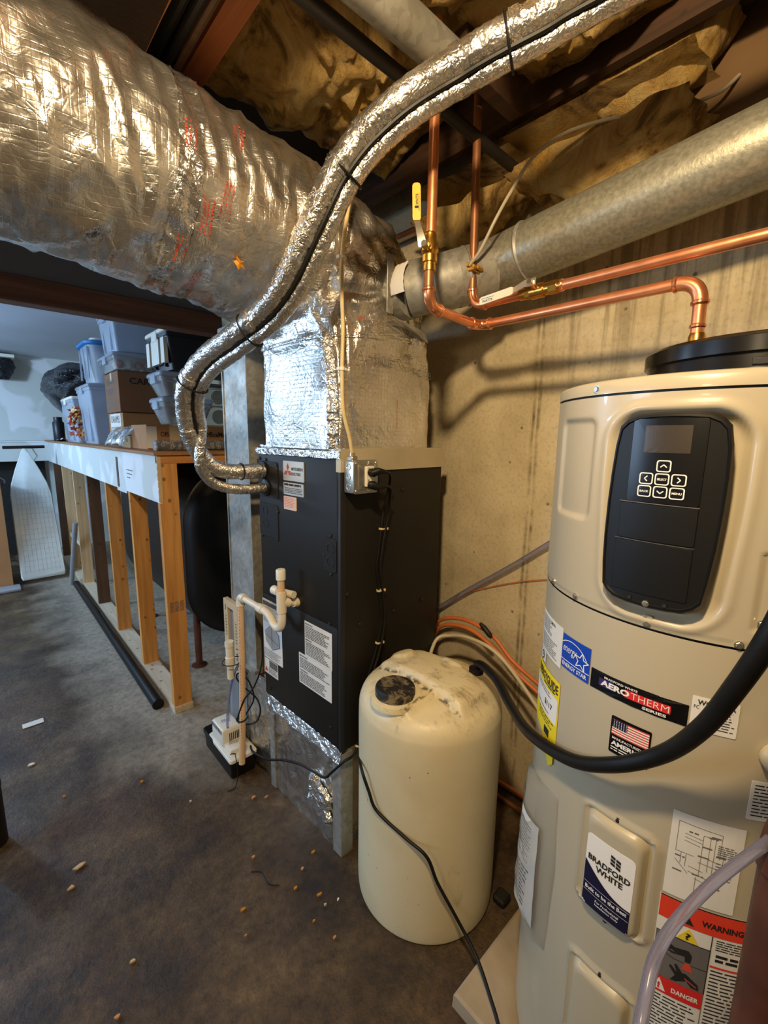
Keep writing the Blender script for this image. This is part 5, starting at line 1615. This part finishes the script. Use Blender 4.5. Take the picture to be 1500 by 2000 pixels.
hp2 = [V((1.163, .668, z2 + .014)), V((1.160, .700, z2 + .014)), V((1.160, .735, z2 + .004)), V((1.160, .745, z2 + .001)), V((1.160, .845, z2 - .004))]
obj('handle_arm', strap_mesh(hp2[:4], [.010, .009, .007, .009], .0016, (0, 0, 1)), 'steel', C2, 30)
g2 = [hp2[2] + (hp2[4] - hp2[2]) * t for t in (0, .05, .5, .95, 1)]
hg2 = obj('handle_grip', strap_mesh(g2, [.009, .0108, .0108, .0108, .008], .0038, (0, 0, 1)), 'white_plastic', C2, 30)
obj('handle_nut', MB().cyl((1.166, .682, z2 + .012), (1.152, .683, z2 + .016), .008, n=6), 'steel', C2, 20)
q = Label(plane_map((1.1562, .842, z2 - .004), (0, -1, .03), (0, .03, 1), (-1, 0, 0)))
q.text('WATTS', .006, -.006, .007, 'valve_blue', .0005, .036, bold=.03)
q.words(.004, .003, .05, .006, 1, 'valve_blue', .0005, 3, .5)
q.build('handle_print', hg2)
obj('long_run', MB().cyl((1.2, .618, z2), (1.2, -.9, z2 - .003), CR, n=20), 'copper', C2)
fit_ring(C2, (1.2, .612, z2), (0, 1, 0), CR, .006)
# ground clamp and bare grey wire
GW = thing('ground_wire', 'thin grey wire arcing from a brass clamp on the copper riser to the ceiling', 'wire', (1.194, .906, 2.061))
gc = V((1.194, .905, 2.062))
obj('clamp', MB().box(gc.x - .018, gc.x + .018, gc.y - .020, gc.y - .006, gc.z - .008, gc.z + .008, .002).box(gc.x - .018, gc.x + .018, gc.y + .008, gc.y + .020, gc.z - .008, gc.z + .008, .002).box(gc.x - .022, gc.x - .012, gc.y - .036, gc.y + .03, gc.z - .006, gc.z + .006, .002), 'brass', GW, 30)
for dy in (-.028, .026):
    obj('clamp_screw', MB().cyl((gc.x - .034, gc.y + dy, gc.z), (gc.x + .01, gc.y + dy, gc.z), .0055, n=8), 'brass', GW, 30)
obj('wire_screw', MB().cyl((gc.x - .03, gc.y - .004, gc.z + .012), (gc.x - .012, gc.y - .004, gc.z + .012), .006, n=8), 'brass', GW, 30)
gpth = smooth_path([(1.170, .90, 2.070), (1.172, .862, 2.104), (1.178, .818, 2.175), (1.205, .792, 2.244), (1.255, .757, 2.340), (1.306, .696, 2.394), (1.369, .612, 2.418), (1.425, .528, 2.420), (1.484, .448, 2.429), (1.535, .388, 2.454), (1.58, .36, 2.50)], 8)
obj('wire', MB().tube(gpth, .0048, 8), 'grey_wire', GW)

# ================================================================== TUBES BEHIND THE TANK
def tube_thing(name, label, cat, pts, r, mat, n=10):
    p = smooth_path(pts, 7)
    return obj(name, MB().tube(p, r, n), mat, None, 40, label, cat, loc=p[len(p) // 2])
tube_thing('orange_hose', 'upper of two orange hoses arching behind the cream tank towards the water heater', 'hose', [(1.50, 1.30, .50), (1.500, 1.276, .622), (1.500, 1.255, .700), (1.500, 1.175, .752), (1.500, 1.063, .769), (1.500, .945, .741), (1.500, .857, .674), (1.500, .743, .625), (1.500, .60, .57), (1.48, .50, .5)], .0085, 'orange_tube')
tube_thing('orange_hose', 'lower of two orange hoses arching behind the cream tank', 'hose', [(1.46, 1.25, .55), (1.470, 1.236, .668), (1.470, 1.170, .730), (1.470, 1.041, .750), (1.470, .912, .705), (1.470, .816, .648), (1.470, .706, .600), (1.46, .56, .54)], .0085, 'orange_tube')
tube_thing('clear_drain_hose', 'clear hose slanting up the concrete wall from behind the black cabinet', 'hose', [(1.565, 1.40, .66), (1.570, 1.341, .710), (1.570, 1.176, .848), (1.570, .925, 1.039), (1.570, .770, 1.165), (1.570, .60, 1.30)], .0095, 'clear_tube')
tube_thing('cream_hose', 'slim cream hose arching off the back of the plastic tank', 'hose', [(1.28, 1.12, .60), (1.38, 1.155, .69), (1.420, 1.108, .716), (1.420, 1.015, .739), (1.420, .903, .732), (1.420, .809, .680), (1.420, .707, .591), (1.42, .62, .50)], .0075, 'off_white_tube')
tube_thing('thin_orange_wire', 'thin orange wire stretched across the concrete wall behind the heater', 'wire', [(1.590, 1.25, .80), (1.590, 1.173, .846), (1.590, 1.026, .919), (1.590, .883, .979), (1.590, .736, 1.025), (1.59, .6, 1.05)], .0022, 'orange_tube', 6)
tube_thing('floor_copper_line', 'upper of two copper lines lying along the foot of the concrete wall', 'pipe', [(1.56, 1.3, .055), (1.56, .9, .055), (1.555, .5, .06), (1.55, .2, .06)], .010, 'copper')
tube_thing('floor_copper_line', 'lower of two copper lines lying along the foot of the concrete wall', 'pipe', [(1.53, 1.3, .0115), (1.53, .95, .0115), (1.525, .6, .0115), (1.50, .59, .0115)], .011, 'copper_dull')
hx = V((1.46, .99, .80))
obj('hose_connector', MB().tube([hx, hx + V((0, -.02, -.012)), hx + V((0, -.05, -.035)), hx + V((.0, -.058, -.045))], [.006, .011, .011, .005], 10), 'iron_black', None, 40, 'small dark connector perched on the orange hoses', 'connector', loc=hx)

# ================================================================== OIL TANK BEHIND THE KNEE WALL
OT = thing('oil_tank', 'big black oval oil tank standing behind the stud wall', 'tank', (1.22, 3.6, 0))
def stad(i, n, hw, hh):     # upright obround outline
    st = hh - hw; q = n // 2
    if i < q:
        t = PI * i / (q - 1); return V((math.cos(t) * hw, 0, math.sin(t) * hw + st))
    t = PI + PI * (i - q) / (q - 1); return V((math.cos(t) * hw, 0, math.sin(t) * hw - st))
rings = []
tz = .80
for y, k in ((2.66, .0), (2.655, .35), (2.66, .62), (2.675, .82), (2.705, .94), (2.74, .985), (2.745, 1.012), (2.765, 1.012), (2.77, 1), (4.3, 1), (4.31, .95), (4.35, .6)):
    hw, hh = .35, .56
    rings.append([V((1.235, y, tz)) + stad(i, 60, hw, hh) * max(k, .01) for i in range(60)])
obj('tank_shell', MB().ring_loft(rings), 'black_plastic', OT, 50)
obj('end_dimple', MB().lathe([(.055, .006), (.05, -.004), (.030, -.008), (0, -.004)], (1.235, 2.654, .78), 24, axis='Y'), 'black_plastic', OT)
for x, y in ((.98, 2.90), (1.45, 2.90), (.98, 4.0), (1.45, 4.0)):
    obj('leg', MB().cyl((x, y, .01), (x, y, .40), .022, n=14).lathe([(.05, 0), (.05, .006), (.03, .014)], (x, y, 0), 18), 'pipe_rust', OT)
flat('side_seam', MB().box(.886, .892, 2.9, 4.3, .62, .63), 'iron_black', OT)

# ================================================================== THINGS ON THE FLOOR AT THE LEFT
pp = [(.622, 2.55, .030), (.628, 5.32, .030)]
dp = thing('drain_tube', 'long black plastic tube lying on the floor along the stud wall', 'pipe', (.625, 3.9, 0))
m = MB()
N = 24
d = (V(pp[1]) - V(pp[0])).normalized(); sx = V((1, 0, 0)); sz = V((0, 0, 1))
R_ = lambda p, r: [V(p) + sx * r * math.cos(2 * PI * i / N) + sz * r * math.sin(2 * PI * i / N) for i in range(N)]
m.ring_loft([R_(V(pp[0]) + d * .25, .026), R_(V(pp[0]), .026), R_(V(pp[0]), .030), R_(V(pp[1]), .030)], True, True)
obj('tube', m, 'black_plastic', dp, 40)
obj('end_bead', MB().tube([V(pp[0]) + d * .002, V(pp[0]) + d * .012], .0315, 24), 'black_plastic', dp)
lp = [(.596, 5.41, .002), (.645, 5.10, .70)]
obj('grey_pole', MB().cyl(lp[0], lp[1], .022, n=16), 'grey_plastic', None, 40, 'short grey plastic pole leaning on the far studs', 'pole', loc=lp[0])
# ironing board leaning on the far ledge
IB = thing('ironing_board', 'pale green ironing board standing on end against the far ledge', 'ironing board', (.41, 5.75, 0))
o0 = V((.405, 5.72, .045)); tilt = V((.0, .42, 1.33)); tl = tilt.length; tv = tilt.normalized()
ibm = lambda u, v, off: o0 + V((1, .04, 0)) * u + tv * v + V((0, -1, .3)).normalized() * off
half = [(0, .175), (.03, .187), (.5, .180), (.90, .172), (1.02, .150), (1.18, .098), (1.32, .045), (1.37, .028), (1.395, .012)]
out = [(w_, v) for v, w_ in half] + [(-w_ , v) for v, w_ in half[::-1]]
def ibs(k, off): return [ibm(u * (1 - k * .05) - .015 * (v / 1.4), .02 * k + v * (1 - k * .03), off) for u, v in out]
obj('padded_top', MB().ring_loft([ibs(0, 0), ibs(0, .014), ibs(.6, .022)]), 'ironing_cover', IB, 40)
obj('hem_band', MB().ring_loft([ibs(-.12, .0), ibs(-.12, .010)]), 'white_plastic', IB, 40)
q = Label(lambda u, v, off: ibm(u, v, .0225 + off))
for k in range(-4, 5): q.line(k * .036, .06, k * .036 * .96, .95, .0015, 'grey_plastic', .0006)
for k in range(16): q.line(-.15, .08 + k * .055, .15, .08 + k * .055, .0012, 'grey_plastic', .0006)
q.build('cover_grid', IB)
for s_ in (-1, 1):
    obj('leg', MB().tube([ibm(s_ * .12, .25, -.02), ibm(s_ * .10, .7, -.035), ibm(s_ * .06, 1.10, -.03)], .009, 8), 'steel', IB)
obj('foot_bar', MB().cyl((.215, 6.13, 1.392), (.57, 6.16, 1.398), .016, n=12), 'iron_black', IB)
obj('foot_strut', MB().tube([(.46, 6.15, 1.39), (.50, 6.16, 1.30), (.44, 6.13, 1.20)], .008, 8), 'steel', IB)
cb = thing('tall_carton', 'tall plain cardboard carton standing beside the ironing board', 'box', (-.06, 5.85, 0))
flat('carton_body', MB().box(-.30, .15, 5.70, 6.05, 0, 1.0), 'cardboard', cb)
flat('top_flap', MB().box(-.30, .15, 5.70, 5.71, 1.0, 1.06).box(.14, .15, 5.71, 6.0, 1.0, 1.05), 'cardboard_dark', cb)
obj('dark_bundle', MB().ball((.03, 5.86, 1.06), .12, 14, 10, (1.4, .8, .55)), 'bag_black', None, 180, 'dark bundle of cloth lying on top of the tall carton', 'bundle', loc=(.03, 5.86, 1.02))
obj('grey_tray', MB().box(-.3, .20, 5.50, 5.68, 0, .03, .01, 2), 'grey_plastic', None, 30, 'flat grey tray on the floor in front of the tall carton', 'tray', loc=(0, 5.6, 0))
wsf = thing('wall_shelf', 'small white shelf on the far wall at the left edge', 'shelf', (0, 7.2, 2.3))
flat('board', MB().box(-.55, .46, 7.02, 7.35, 2.425, 2.46), 'white_plastic', wsf)
flat('bracket', MB().box(-.1, -.07, 7.1, 7.35, 2.25, 2.42), 'white_plastic', wsf)
def hang(u, v):
    a = 2 * PI * u
    r = .17 * (1 + .15 * nz(u * 6, v * 4)) * (.55 + .45 * math.sin(PI * min(1, .25 + v * .7)))
    return V((.29 + r * math.cos(a), 7.16 + r * .55 * math.sin(a), 2.42 - .24 * v))
obj('hanging_bag', MB().grid(hang, 24, 10, True), 'bag_black', None, 180, 'black cloth bag hanging under the white shelf', 'bag', loc=(.29, 7.16, 2.4))
obj('dark_can', MB().lathe([(0, 0), (.046, 0), (.050, .006), (.050, .235), (.052, .238), (.052, .250), (.044, .255), (0, .250)], (-.108, 2.06, 0), 28), 'iron_black', None, 40, 'slim dark can just showing at the left edge of the floor', 'can', loc=(-.108, 2.06, 0))

# ================================================================== THINGS STORED ON THE SHELF
zs = KZ + .0145
def bin_mesh(x0, x1, y0, y1, z0, z1, taper=.02, wall=.004, rad=.02):
    def ring(k, z, ins=0): return [V((x, y, z)) for x, y in rrect(x0 + k + ins, y0 + k + ins, x1 - k - ins, y1 - k - ins, rad, 4, 2)]
    return MB().ring_loft([ring(taper, z0), ring(0, z1 - .03), ring(-.006, z1 - .028), ring(-.006, z1), ring(0, z1, wall), ring(taper, z0 + .006, wall)], True, True)
def lid_mesh(x0, x1, y0, y1, z, h=.022, rad=.02):
    def ring(k, zz): return [V((x, y, zz)) for x, y in rrect(x0 - k, y0 - k, x1 + k, y1 + k, rad, 4, 2)]
    return MB().ring_loft([ring(.006, z - .004), ring(.012, z), ring(.012, z + h * .6), ring(.004, z + h), ring(-.012, z + h), ring(-.014, z + h * .7)])
def tote(label, x0, x1, y0, y1, z0, z1, body, lid, taper=.02, cat='storage bin', latch=True, ribs=True, name='storage_bin'):
    t = thing(name, label, cat, ((x0 + x1) / 2, (y0 + y1) / 2, z0))
    b = obj('bin_body', bin_mesh(x0, x1, y0, y1, z0, z1, taper), body, t, 30)
    if lid: obj('lid', lid_mesh(x0, x1, y0, y1, z1, min(.025, (z1 - z0) * .12 + .01)), lid, t, 30)
    if latch:
        ym = (y0 + y1) / 2
        obj('latch', MB().box(x0 - .016, x0 - .002, ym - .05, ym + .05, z1 - .045, z1 + .012, .003), lid or body, t, 30)
    if ribs:
        for yy in (y0 + (y1 - y0) * .25, y0 + (y1 - y0) * .75):
            flat('rib', MB().box(x0 + taper * .5 - .006, x0 + taper, yy - .008, yy + .008, z0 + .02, z1 - .03), body, t)
    return t
# far end of the shelf
tote('translucent bin holding the autumn leaf bouquet, below the black bag', .72, 1.02, 5.12, 5.85, zs, 1.87, 'clear_bin', 'white_plastic', .025)
def bagp(u, v):
    a = 2 * PI * u
    r = (math.sin(PI * (v * .92 + .04)) ** .7) * (1 + .22 * nz(math.cos(a) * 2, math.sin(a) * 2, v * 4) + .10 * nz(math.cos(a) * 6, math.sin(a) * 6, v * 9))
    return V((.82 + .22 * r * math.cos(a) - .06 * (1 - v) ** 2, 5.72 + .72 * r * math.sin(a), 1.895 + .36 * v - (.16 * max(0, math.sin(a)) * (1 - v) if math.sin(a) > 0 else 0)))
obj('black_bag', MB().grid(bagp, 40, 26, True), 'bag_black', None, 180, 'crumpled shiny black plastic bag heaped on the leaf bin', 'bag', loc=(.82, 5.5, 1.9))
# black flap of the bag hanging over the corner
BQ = thing('leaf_bouquet', 'bouquet of red and orange artificial autumn leaves leaning on a bin', 'artificial flowers', (.71, 5.0, 1.62))
rnd = random.Random(11)
for k in range(46):
    c = V((.715 + rnd.uniform(-.035, .05), 5.02 + rnd.uniform(-.14, .10), 1.63 + rnd.uniform(-.10, .13)))
    ax = V((rnd.uniform(-1, 1), rnd.uniform(-1, 1), rnd.uniform(-1, 1))).normalized()
    ay = ax.cross(V((-.8, -.5, .2))).normalized()
    flat('leaf', leaf_shape(c, rnd.uniform(.03, .048), ax, ay, ax.cross(ay), k, 5), ('leaf_red', 'leaf_orange', 'leaf_cream', 'leaf_red', 'leaf_orange')[k % 5], BQ)
for k in range(22):
    c = V((.70 + rnd.uniform(-.03, .03), 4.98 + rnd.uniform(-.10, .08), 1.68 + rnd.uniform(-.03, .09)))
    obj('berry', MB().ball(c, .012, 8, 6), 'leaf_red', BQ)
for k in range(5):
    obj('stem', MB().tube([(.74 + k * .008, 5.04, 1.60), (.75, 5.05 + k * .01, 1.50), (.76, 5.06, zs + .002)], .003, 6), 'chip_tan', BQ)
tote('tall clear bin with a milky lid, under the blue-lidded canister', .735, 1.06, 4.36, 4.93, zs, 1.93, 'clear_bin', 'clear_bin', .03)
m = MB()
bl = thing('canister', 'tall translucent canister with a blue lid, standing on the tall clear bin', 'canister', (.86, 4.48, 1.957))
obj('canister_body', MB().ring_loft([[V((x, y, z)) for x, y in rrect(.755 + k, 4.36 + k, .985 - k, 4.80 - k, .09, 6, 2)] for z, k in ((1.957, .03), (1.965, .022), (2.27, .0), (2.275, .004))]), 'clear_bin', bl, 40)
obj('lid', MB().ring_loft([[V((x, y, z)) for x, y in rrect(.755 - k, 4.36 - k, .985 + k, 4.80 + k, .10, 6, 2)] for z, k in ((2.262, .012), (2.270, .022), (2.288, .022), (2.300, .005), (2.305, -.03))]), 'blue_lid', bl, 40)
obj('lid_insert', MB().ring_loft([[V((x, y, z)) for x, y in rrect(.80 - k, 4.45 - k, .94 + k, 4.72 + k, .05, 6, 2)] for z, k in ((2.300, .01), (2.330, .0), (2.335, -.01))]), 'white_plastic', bl, 40)
for yy in (4.42, 4.58, 4.74):
    flat('rib', MB().box(.752, .762, yy - .010, yy + .010, 2.0, 2.25), 'clear_bin', bl)
# middle stack
def carton(label, x0, x1, y0, y1, z0, z1, mat='cardboard', prints=(), tape=True):
    t = thing('carton', label, 'box', ((x0 + x1) / 2, (y0 + y1) / 2, z0))
    flat('carton_body', MB().box(x0, x1, y0, y1, z0, z1, .002), mat, t)
    flat('lid_seam', MB().box(x0 + .005, x1 - .005, (y0 + y1) / 2 - .002, (y0 + y1) / 2 + .002, z1, z1 + .001), 'ink_grey', t)
    if tape: flat('packing_tape', MB().box(x0 - .0008, x0, (y0 + y1) / 2 - .025, (y0 + y1) / 2 + .025, z1 - .06, z1).box(x0, x1, (y0 + y1) / 2 - .025, (y0 + y1) / 2 + .025, z1 + .0005, z1 + .0012), 'cardboard_pale', t)
    lf = plane_map((x0, y1, z0), (0, -1, 0), (0, 0, 1), (-1, 0, 0)); fr = plane_map((x0, y0, z0), (1, 0, 0), (0, 0, 1), (0, -1, 0))
    if prints:
        q = Label(lf); p = Label(fr)
        for side, kind, *a in prints:
            getattr(q if side == 'L' else p, kind)(*a)
        if q.mats: q.build('side_print', t, kind='stuff')
        if p.mats: p.build('front_print', t, kind='stuff')
    return t
carton('lower brown carton with block lettering, at the bottom of the middle stack', .80, 1.12, 3.62, 4.06, zs, 1.700, 'cardboard', [('L', 'rect', .06, .02, .38, .235, 'white_paper', .001), ('L', 'text', 'CARAMEL', .08, .17, .05, 'ink_grey', .002, .28), ('L', 'text', 'COFFEE', .08, .09, .05, 'ink_grey', .002, .26), ('L', 'text', 'COR', .08, .03, .045, 'ink', .002, .16)])
carton('large brown carton printed with big dark capitals, under the bin of baubles', .785, 1.15, 3.60, 4.02, 1.704, 1.985, 'cardboard_dark', [('F', 'text', 'CARAMEL', .070, .195, .045, 'ink', .001, .30, 'L', .02), ('L', 'text', 'CARAMEL', .05, .20, .04, 'ink_grey', .001, .26), ('L', 'text', 'COFFEE', .05, .13, .045, 'ink_grey', .001, .22), ('L', 'words', .06, .03, .25, .09, 3, 'ink_grey', .001, 4, .5)])
t = tote('shallow clear bin of red and white baubles on the brown carton', .765, 1.17, 3.58, 4.06, 1.989, 2.085, 'clear_tub', 'clear_bin', .012, ribs=False)
rnd = random.Random(3)
for k in range(12):
    x, y = .81 + (k % 6) * .062, 3.63 + (k // 6) * .07
    o = obj('bauble', MB().ball((x, y, 2.033), .030, 12, 8), 'ball_red' if k in (0, 2, 9) else 'ball_white', None, 60, 'small %s bauble, %s in the %s row of the shallow clear bin' % ('red' if k in (0, 2, 9) else 'white', ('first', 'second', 'third', 'fourth', 'fifth', 'sixth')[k % 6], ('front', 'back')[k // 6]), 'ornament', 'baubles in the shallow clear bin', loc=(x, y, 2.033))
tote('tall pale clear bin topping the middle stack under the beam', .775, 1.14, 3.60, 4.02, 2.115, 2.375, 'clear_bin', 'clear_bin', .02)
# near end
OM = carton('long brown carton with shop lettering and a white address label, nearest on the shelf', .745, 1.30, 2.85, 3.18, zs, 1.605, 'cardboard', [('F', 'rect', .0, .01, .055, .135, 'white_paper', .001), ('F', 'text', 'OfficeMax', .075, .075, .030, 'ink', .001, .13, 'L', .02), ('F', 'rect', .125, .0, .235, .142, 'cardboard_pale', .002), ('F', 'line', .185, .005, .185, .11, .0015, 'ink_grey', .003), ('F', 'words', .19, .11, .23, .132, 3, 'ink_grey', .003, 4, .3), ('F', 'text', 'OfficeMax', .330, .075, .034, 'ink', .001, .155, 'L', .03)], False)
tote('lower of two stacked clear tubs on the long brown carton', .855, 1.14, 2.87, 3.12, 1.612, 1.745, 'clear_tub', 'clear_bin', .035, 'tub', ribs=False, name='clear_tub')
tote('upper of two stacked clear tubs, below the black tote', .850, 1.14, 2.86, 3.12, 1.778, 1.895, 'clear_tub', 'clear_bin', .035, 'tub', ribs=False, name='clear_tub')
tote('black storage tote with a white lid, topping the near stack', .868, 1.42, 2.78, 3.16, 1.925, 2.135, 'tote_black', 'white_plastic', .03)
bt = [o for o in S.objects if o.get('label', '').startswith('black storage tote')][0]
for y0, y1 in ((2.80, 2.86), (2.90, 3.04), (3.08, 3.14)):
    flat('white_panel', MB().box(.855, .876, y0, y1, 1.96, 2.10), 'white_plastic', bt)
DR = thing('drawer_unit', 'clear plastic drawer unit with round things inside, behind the line set loop', 'drawer unit', (1.2, 3.2, 1.612))
for k in range(2):
    z0 = 1.612 + k * .130
    obj('drawer', MB().box(1.16, 1.47, 3.02, 3.30, z0, z0 + .122, .008, 2), 'clear_tub', DR, 30)
    obj('reel', MB().lathe([(.012, 0), (.045, 0), (.045, .006), (.018, .008), (.018, .02), (.045, .022), (.045, .028), (.0, .028)], (1.26, 3.04, z0 + .06), 24, axis='Y'), 'white_plastic', DR)
flat('top_board', MB().box(1.155, 1.475, 3.01, 3.31, 1.874, 1.886), 'grey_plastic', DR)
PT = thing('gift_wrap_roll', 'patterned roll of wrapping paper lying along the front edge of the shelf', 'roll', (1.0, 2.66, zs))
obj('roll', MB().cyl((.735, 2.66, zs + .028), (1.45, 2.70, zs + .028), .028, n=24), 'roll_pattern', PT, 40)
obj('clear_sleeve', MB().cyl((.728, 2.6596, zs + .0285), (1.455, 2.7003, zs + .0285), .0285, n=24), 'clear_film', PT, 40)
def mailer(label, x0, x1, y0, y1, z0, z1, rz, mat='cardboard_pale', seed=0):
    cx_, cy_ = (x0 + x1) / 2, (y0 + y1) / 2
    def f(side):
        def g(u, v):
            e = (math.sin(PI * u) * math.sin(PI * v)) ** .35
            zc_ = (z0 + z1) / 2
            return V((x0 + (x1 - x0) * u, y0 + (y1 - y0) * v, zc_ + side * (z1 - z0) / 2 * e + .006 * nz(u * 5 + seed, v * 5)))
        return g
    m = MB().grid(f(1), 14, 14); m2 = MB().grid(f(-1), 14, 14); m.add(m2.v, m2.f)
    o = obj('padded_mailer', m, mat, None, 60, label, 'package', loc=(cx_, cy_, z0))
    o.rotation_euler = (0, rz[0], rz[1])
    return o
t = thing('mailer_box', 'small tan carton inside a torn clear plastic bag near the shelf edge', 'box', (.76, 3.0, zs))
flat('box_body', MB().box(.735, .90, 3.20, 3.42, zs, 1.535, .004), 'cardboard_pale', t)
q = Label(plane_map((.735, 3.40, 1.48), (0, -1, 0), (0, 0, 1), (-1, 0, 0)))
q.words(.10, .015, .16, .04, 2, 'ink', .001, 4, .55, .1); q.words(.02, .005, .08, .012, 1, 'ink', .001, 6, .6)
q.build('box_print', t)
mailer('bubble-lined tan mailer lying across the small carton', .73, 1.02, 3.20, 3.52, 1.538, 1.598, (0, .12))
mailer('pale tan mailer slumped in front of the small carton', .715, .86, 3.45, 3.60, zs + .002, zs + .060, (0, .1), 'cardboard_pale', 4)
def film(u, v):
    a = PI * (.5 + 1.1 * u)
    return V((.80 + .12 * math.cos(a) * (1 + .25 * nz(u * 6, v * 6)), 3.12 + .48 * v + .03 * nz(u * 8, v * 5, 3), zs + .006 + .125 * abs(math.sin(a)) * (1 + .25 * nz(v * 7, u * 5, 5))))
obj('plastic_bag', MB().grid(film, 30, 30), 'clear_film', None, 180, 'crinkled clear plastic bag wrapped over the mailers', 'bag', loc=(.78, 3.3, zs))
# odds and ends at the far end of the shelf
obj('dark_jar', MB().lathe([(0, 0), (.05, 0), (.055, .01), (.055, .20), (.04, .22), (.042, .26), (0, .265)], (.71, 6.1, zs), 24), 'tote_black', None, 40, 'dark jar at the far end of the shelf beside the leaf bin', 'jar', loc=(.71, 6.1, zs))
obj('white_cloth', MB().grid(lambda u, v: V((.665 + .16 * u, 5.95 + .5 * v, zs + .012 + .05 * abs(nz(u * 4, v * 4)) * math.sin(PI * u) - (.0 if u > .1 else .0))), 14, 14), 'white_paper', None, 180, 'white rag lying at the far corner of the shelf', 'cloth', loc=(.72, 6.2, zs))

# ================================================================== LITTER ON THE FLOOR
rnd = random.Random(21)
def chip(x, y, s_, mat, label, name='wood_chip', cat='wood chip', grp='litter on the floor'):
    a = rnd.uniform(0, PI)
    n = 6
    m = MB()
    top = []
    for i in range(n):
        t = 2 * PI * i / n + a
        r = s_ * .8 * rnd.uniform(.5, 1.1)
        top.append(V((x + r * math.cos(t), y + r * .55 * math.sin(t), .009 + .15 * s_ * rnd.random())))
    m.ring_loft([[V((p.x, p.y, p.z - .006)) for p in top], top])
    return flat(name, m, mat, None, label=label, cat=cat, group=grp, loc=(x, y, 0))
for x, y, s_, mat, lb in (
    (.783, 1.216, .012, 'leaf_orange', 'orange wood chip nearest the foil base corner'), (.711, 1.07, .013, 'leaf_orange', 'bright orange chip on the floor left of the cream tank'),
    (.662, 1.145, .011, 'leaf_orange', 'orange chip nearest the curl of black wire'), (.496, 1.197, .012, 'leaf_orange', 'pale orange chip alone in the middle of the floor'),
    (.651, 1.012, .008, 'leaf_orange', 'tiny orange chip low beside the cream tank'), (.606, 1.347, .012, 'chip_tan', 'round tan chip in front of the foil base'),
    (.524, 1.764, .006, 'print_white', 'tiny white crumb in front of the pump'), (.733, 1.603, .014, 'chip_tan', 'tan sliver at the foot of the foil base'),
    (.775, 1.57, .012, 'chip_tan', 'tan sliver tucked by the base flange'), (.123, 1.733, .026, 'cardboard_pale', 'pale wood splinter, larger of two on the left of the floor'),
    (.089, 1.66, .015, 'cardboard_pale', 'pale splinter beside the larger splinter'), (.045, 2.478, .024, 'print_white', 'white flake cluster at the left of the floor'),
    (.13, 2.15, .010, 'chip_tan', 'small tan chip near the left edge of the floor'), (.67, .929, .010, 'chip_tan', 'tan chip at the foot of the cream tank'),
    (.706, 1.03, .008, 'cardboard_pale', 'pale flake beside the cream tank'), (.748, 1.015, .008, 'print_white', 'white flake close to the cream tank'),
    (.468, 1.12, .007, 'chip_tan', 'tan crumb on the open floor'), (.716, 1.188, .010, 'chip_tan', 'brownish chip below the base corner'),
    (.19, 1.279, .012, 'cardboard_pale', 'pale fleck low on the left of the floor'), (.125, 1.164, .013, 'chip_tan', 'tan splinter at the bottom edge of the floor'),
    (.40, 2.02, .012, 'leaf_orange', 'orange crumb left of the black pump')):
    chip(x, y, s_, mat, lb)
flat('paper_scrap', MB().box(.035, .125, 2.83, 2.875, .004, .0065), 'white_paper', None, label='small white strip of paper on the floor at the far left', cat='paper', loc=(.08, 2.85, 0))
flat('rubber_block', MB().box(1.135, 1.185, .62, .665, .004, .030, .006), 'black_matte', None, label='small black rubber block between the cream tank and the concrete pad', cat='block', loc=(1.16, .64, 0))
obj('wire_scrap', MB().tube(smooth_path([(.575, 1.30, .006), (.60, 1.27, .010), (.60, 1.22, .006), (.625, 1.19, .006)], 6), .002, 6), 'rubber', None, 40, 'short curl of black wire on the floor', 'wire', loc=(.6, 1.25, 0))
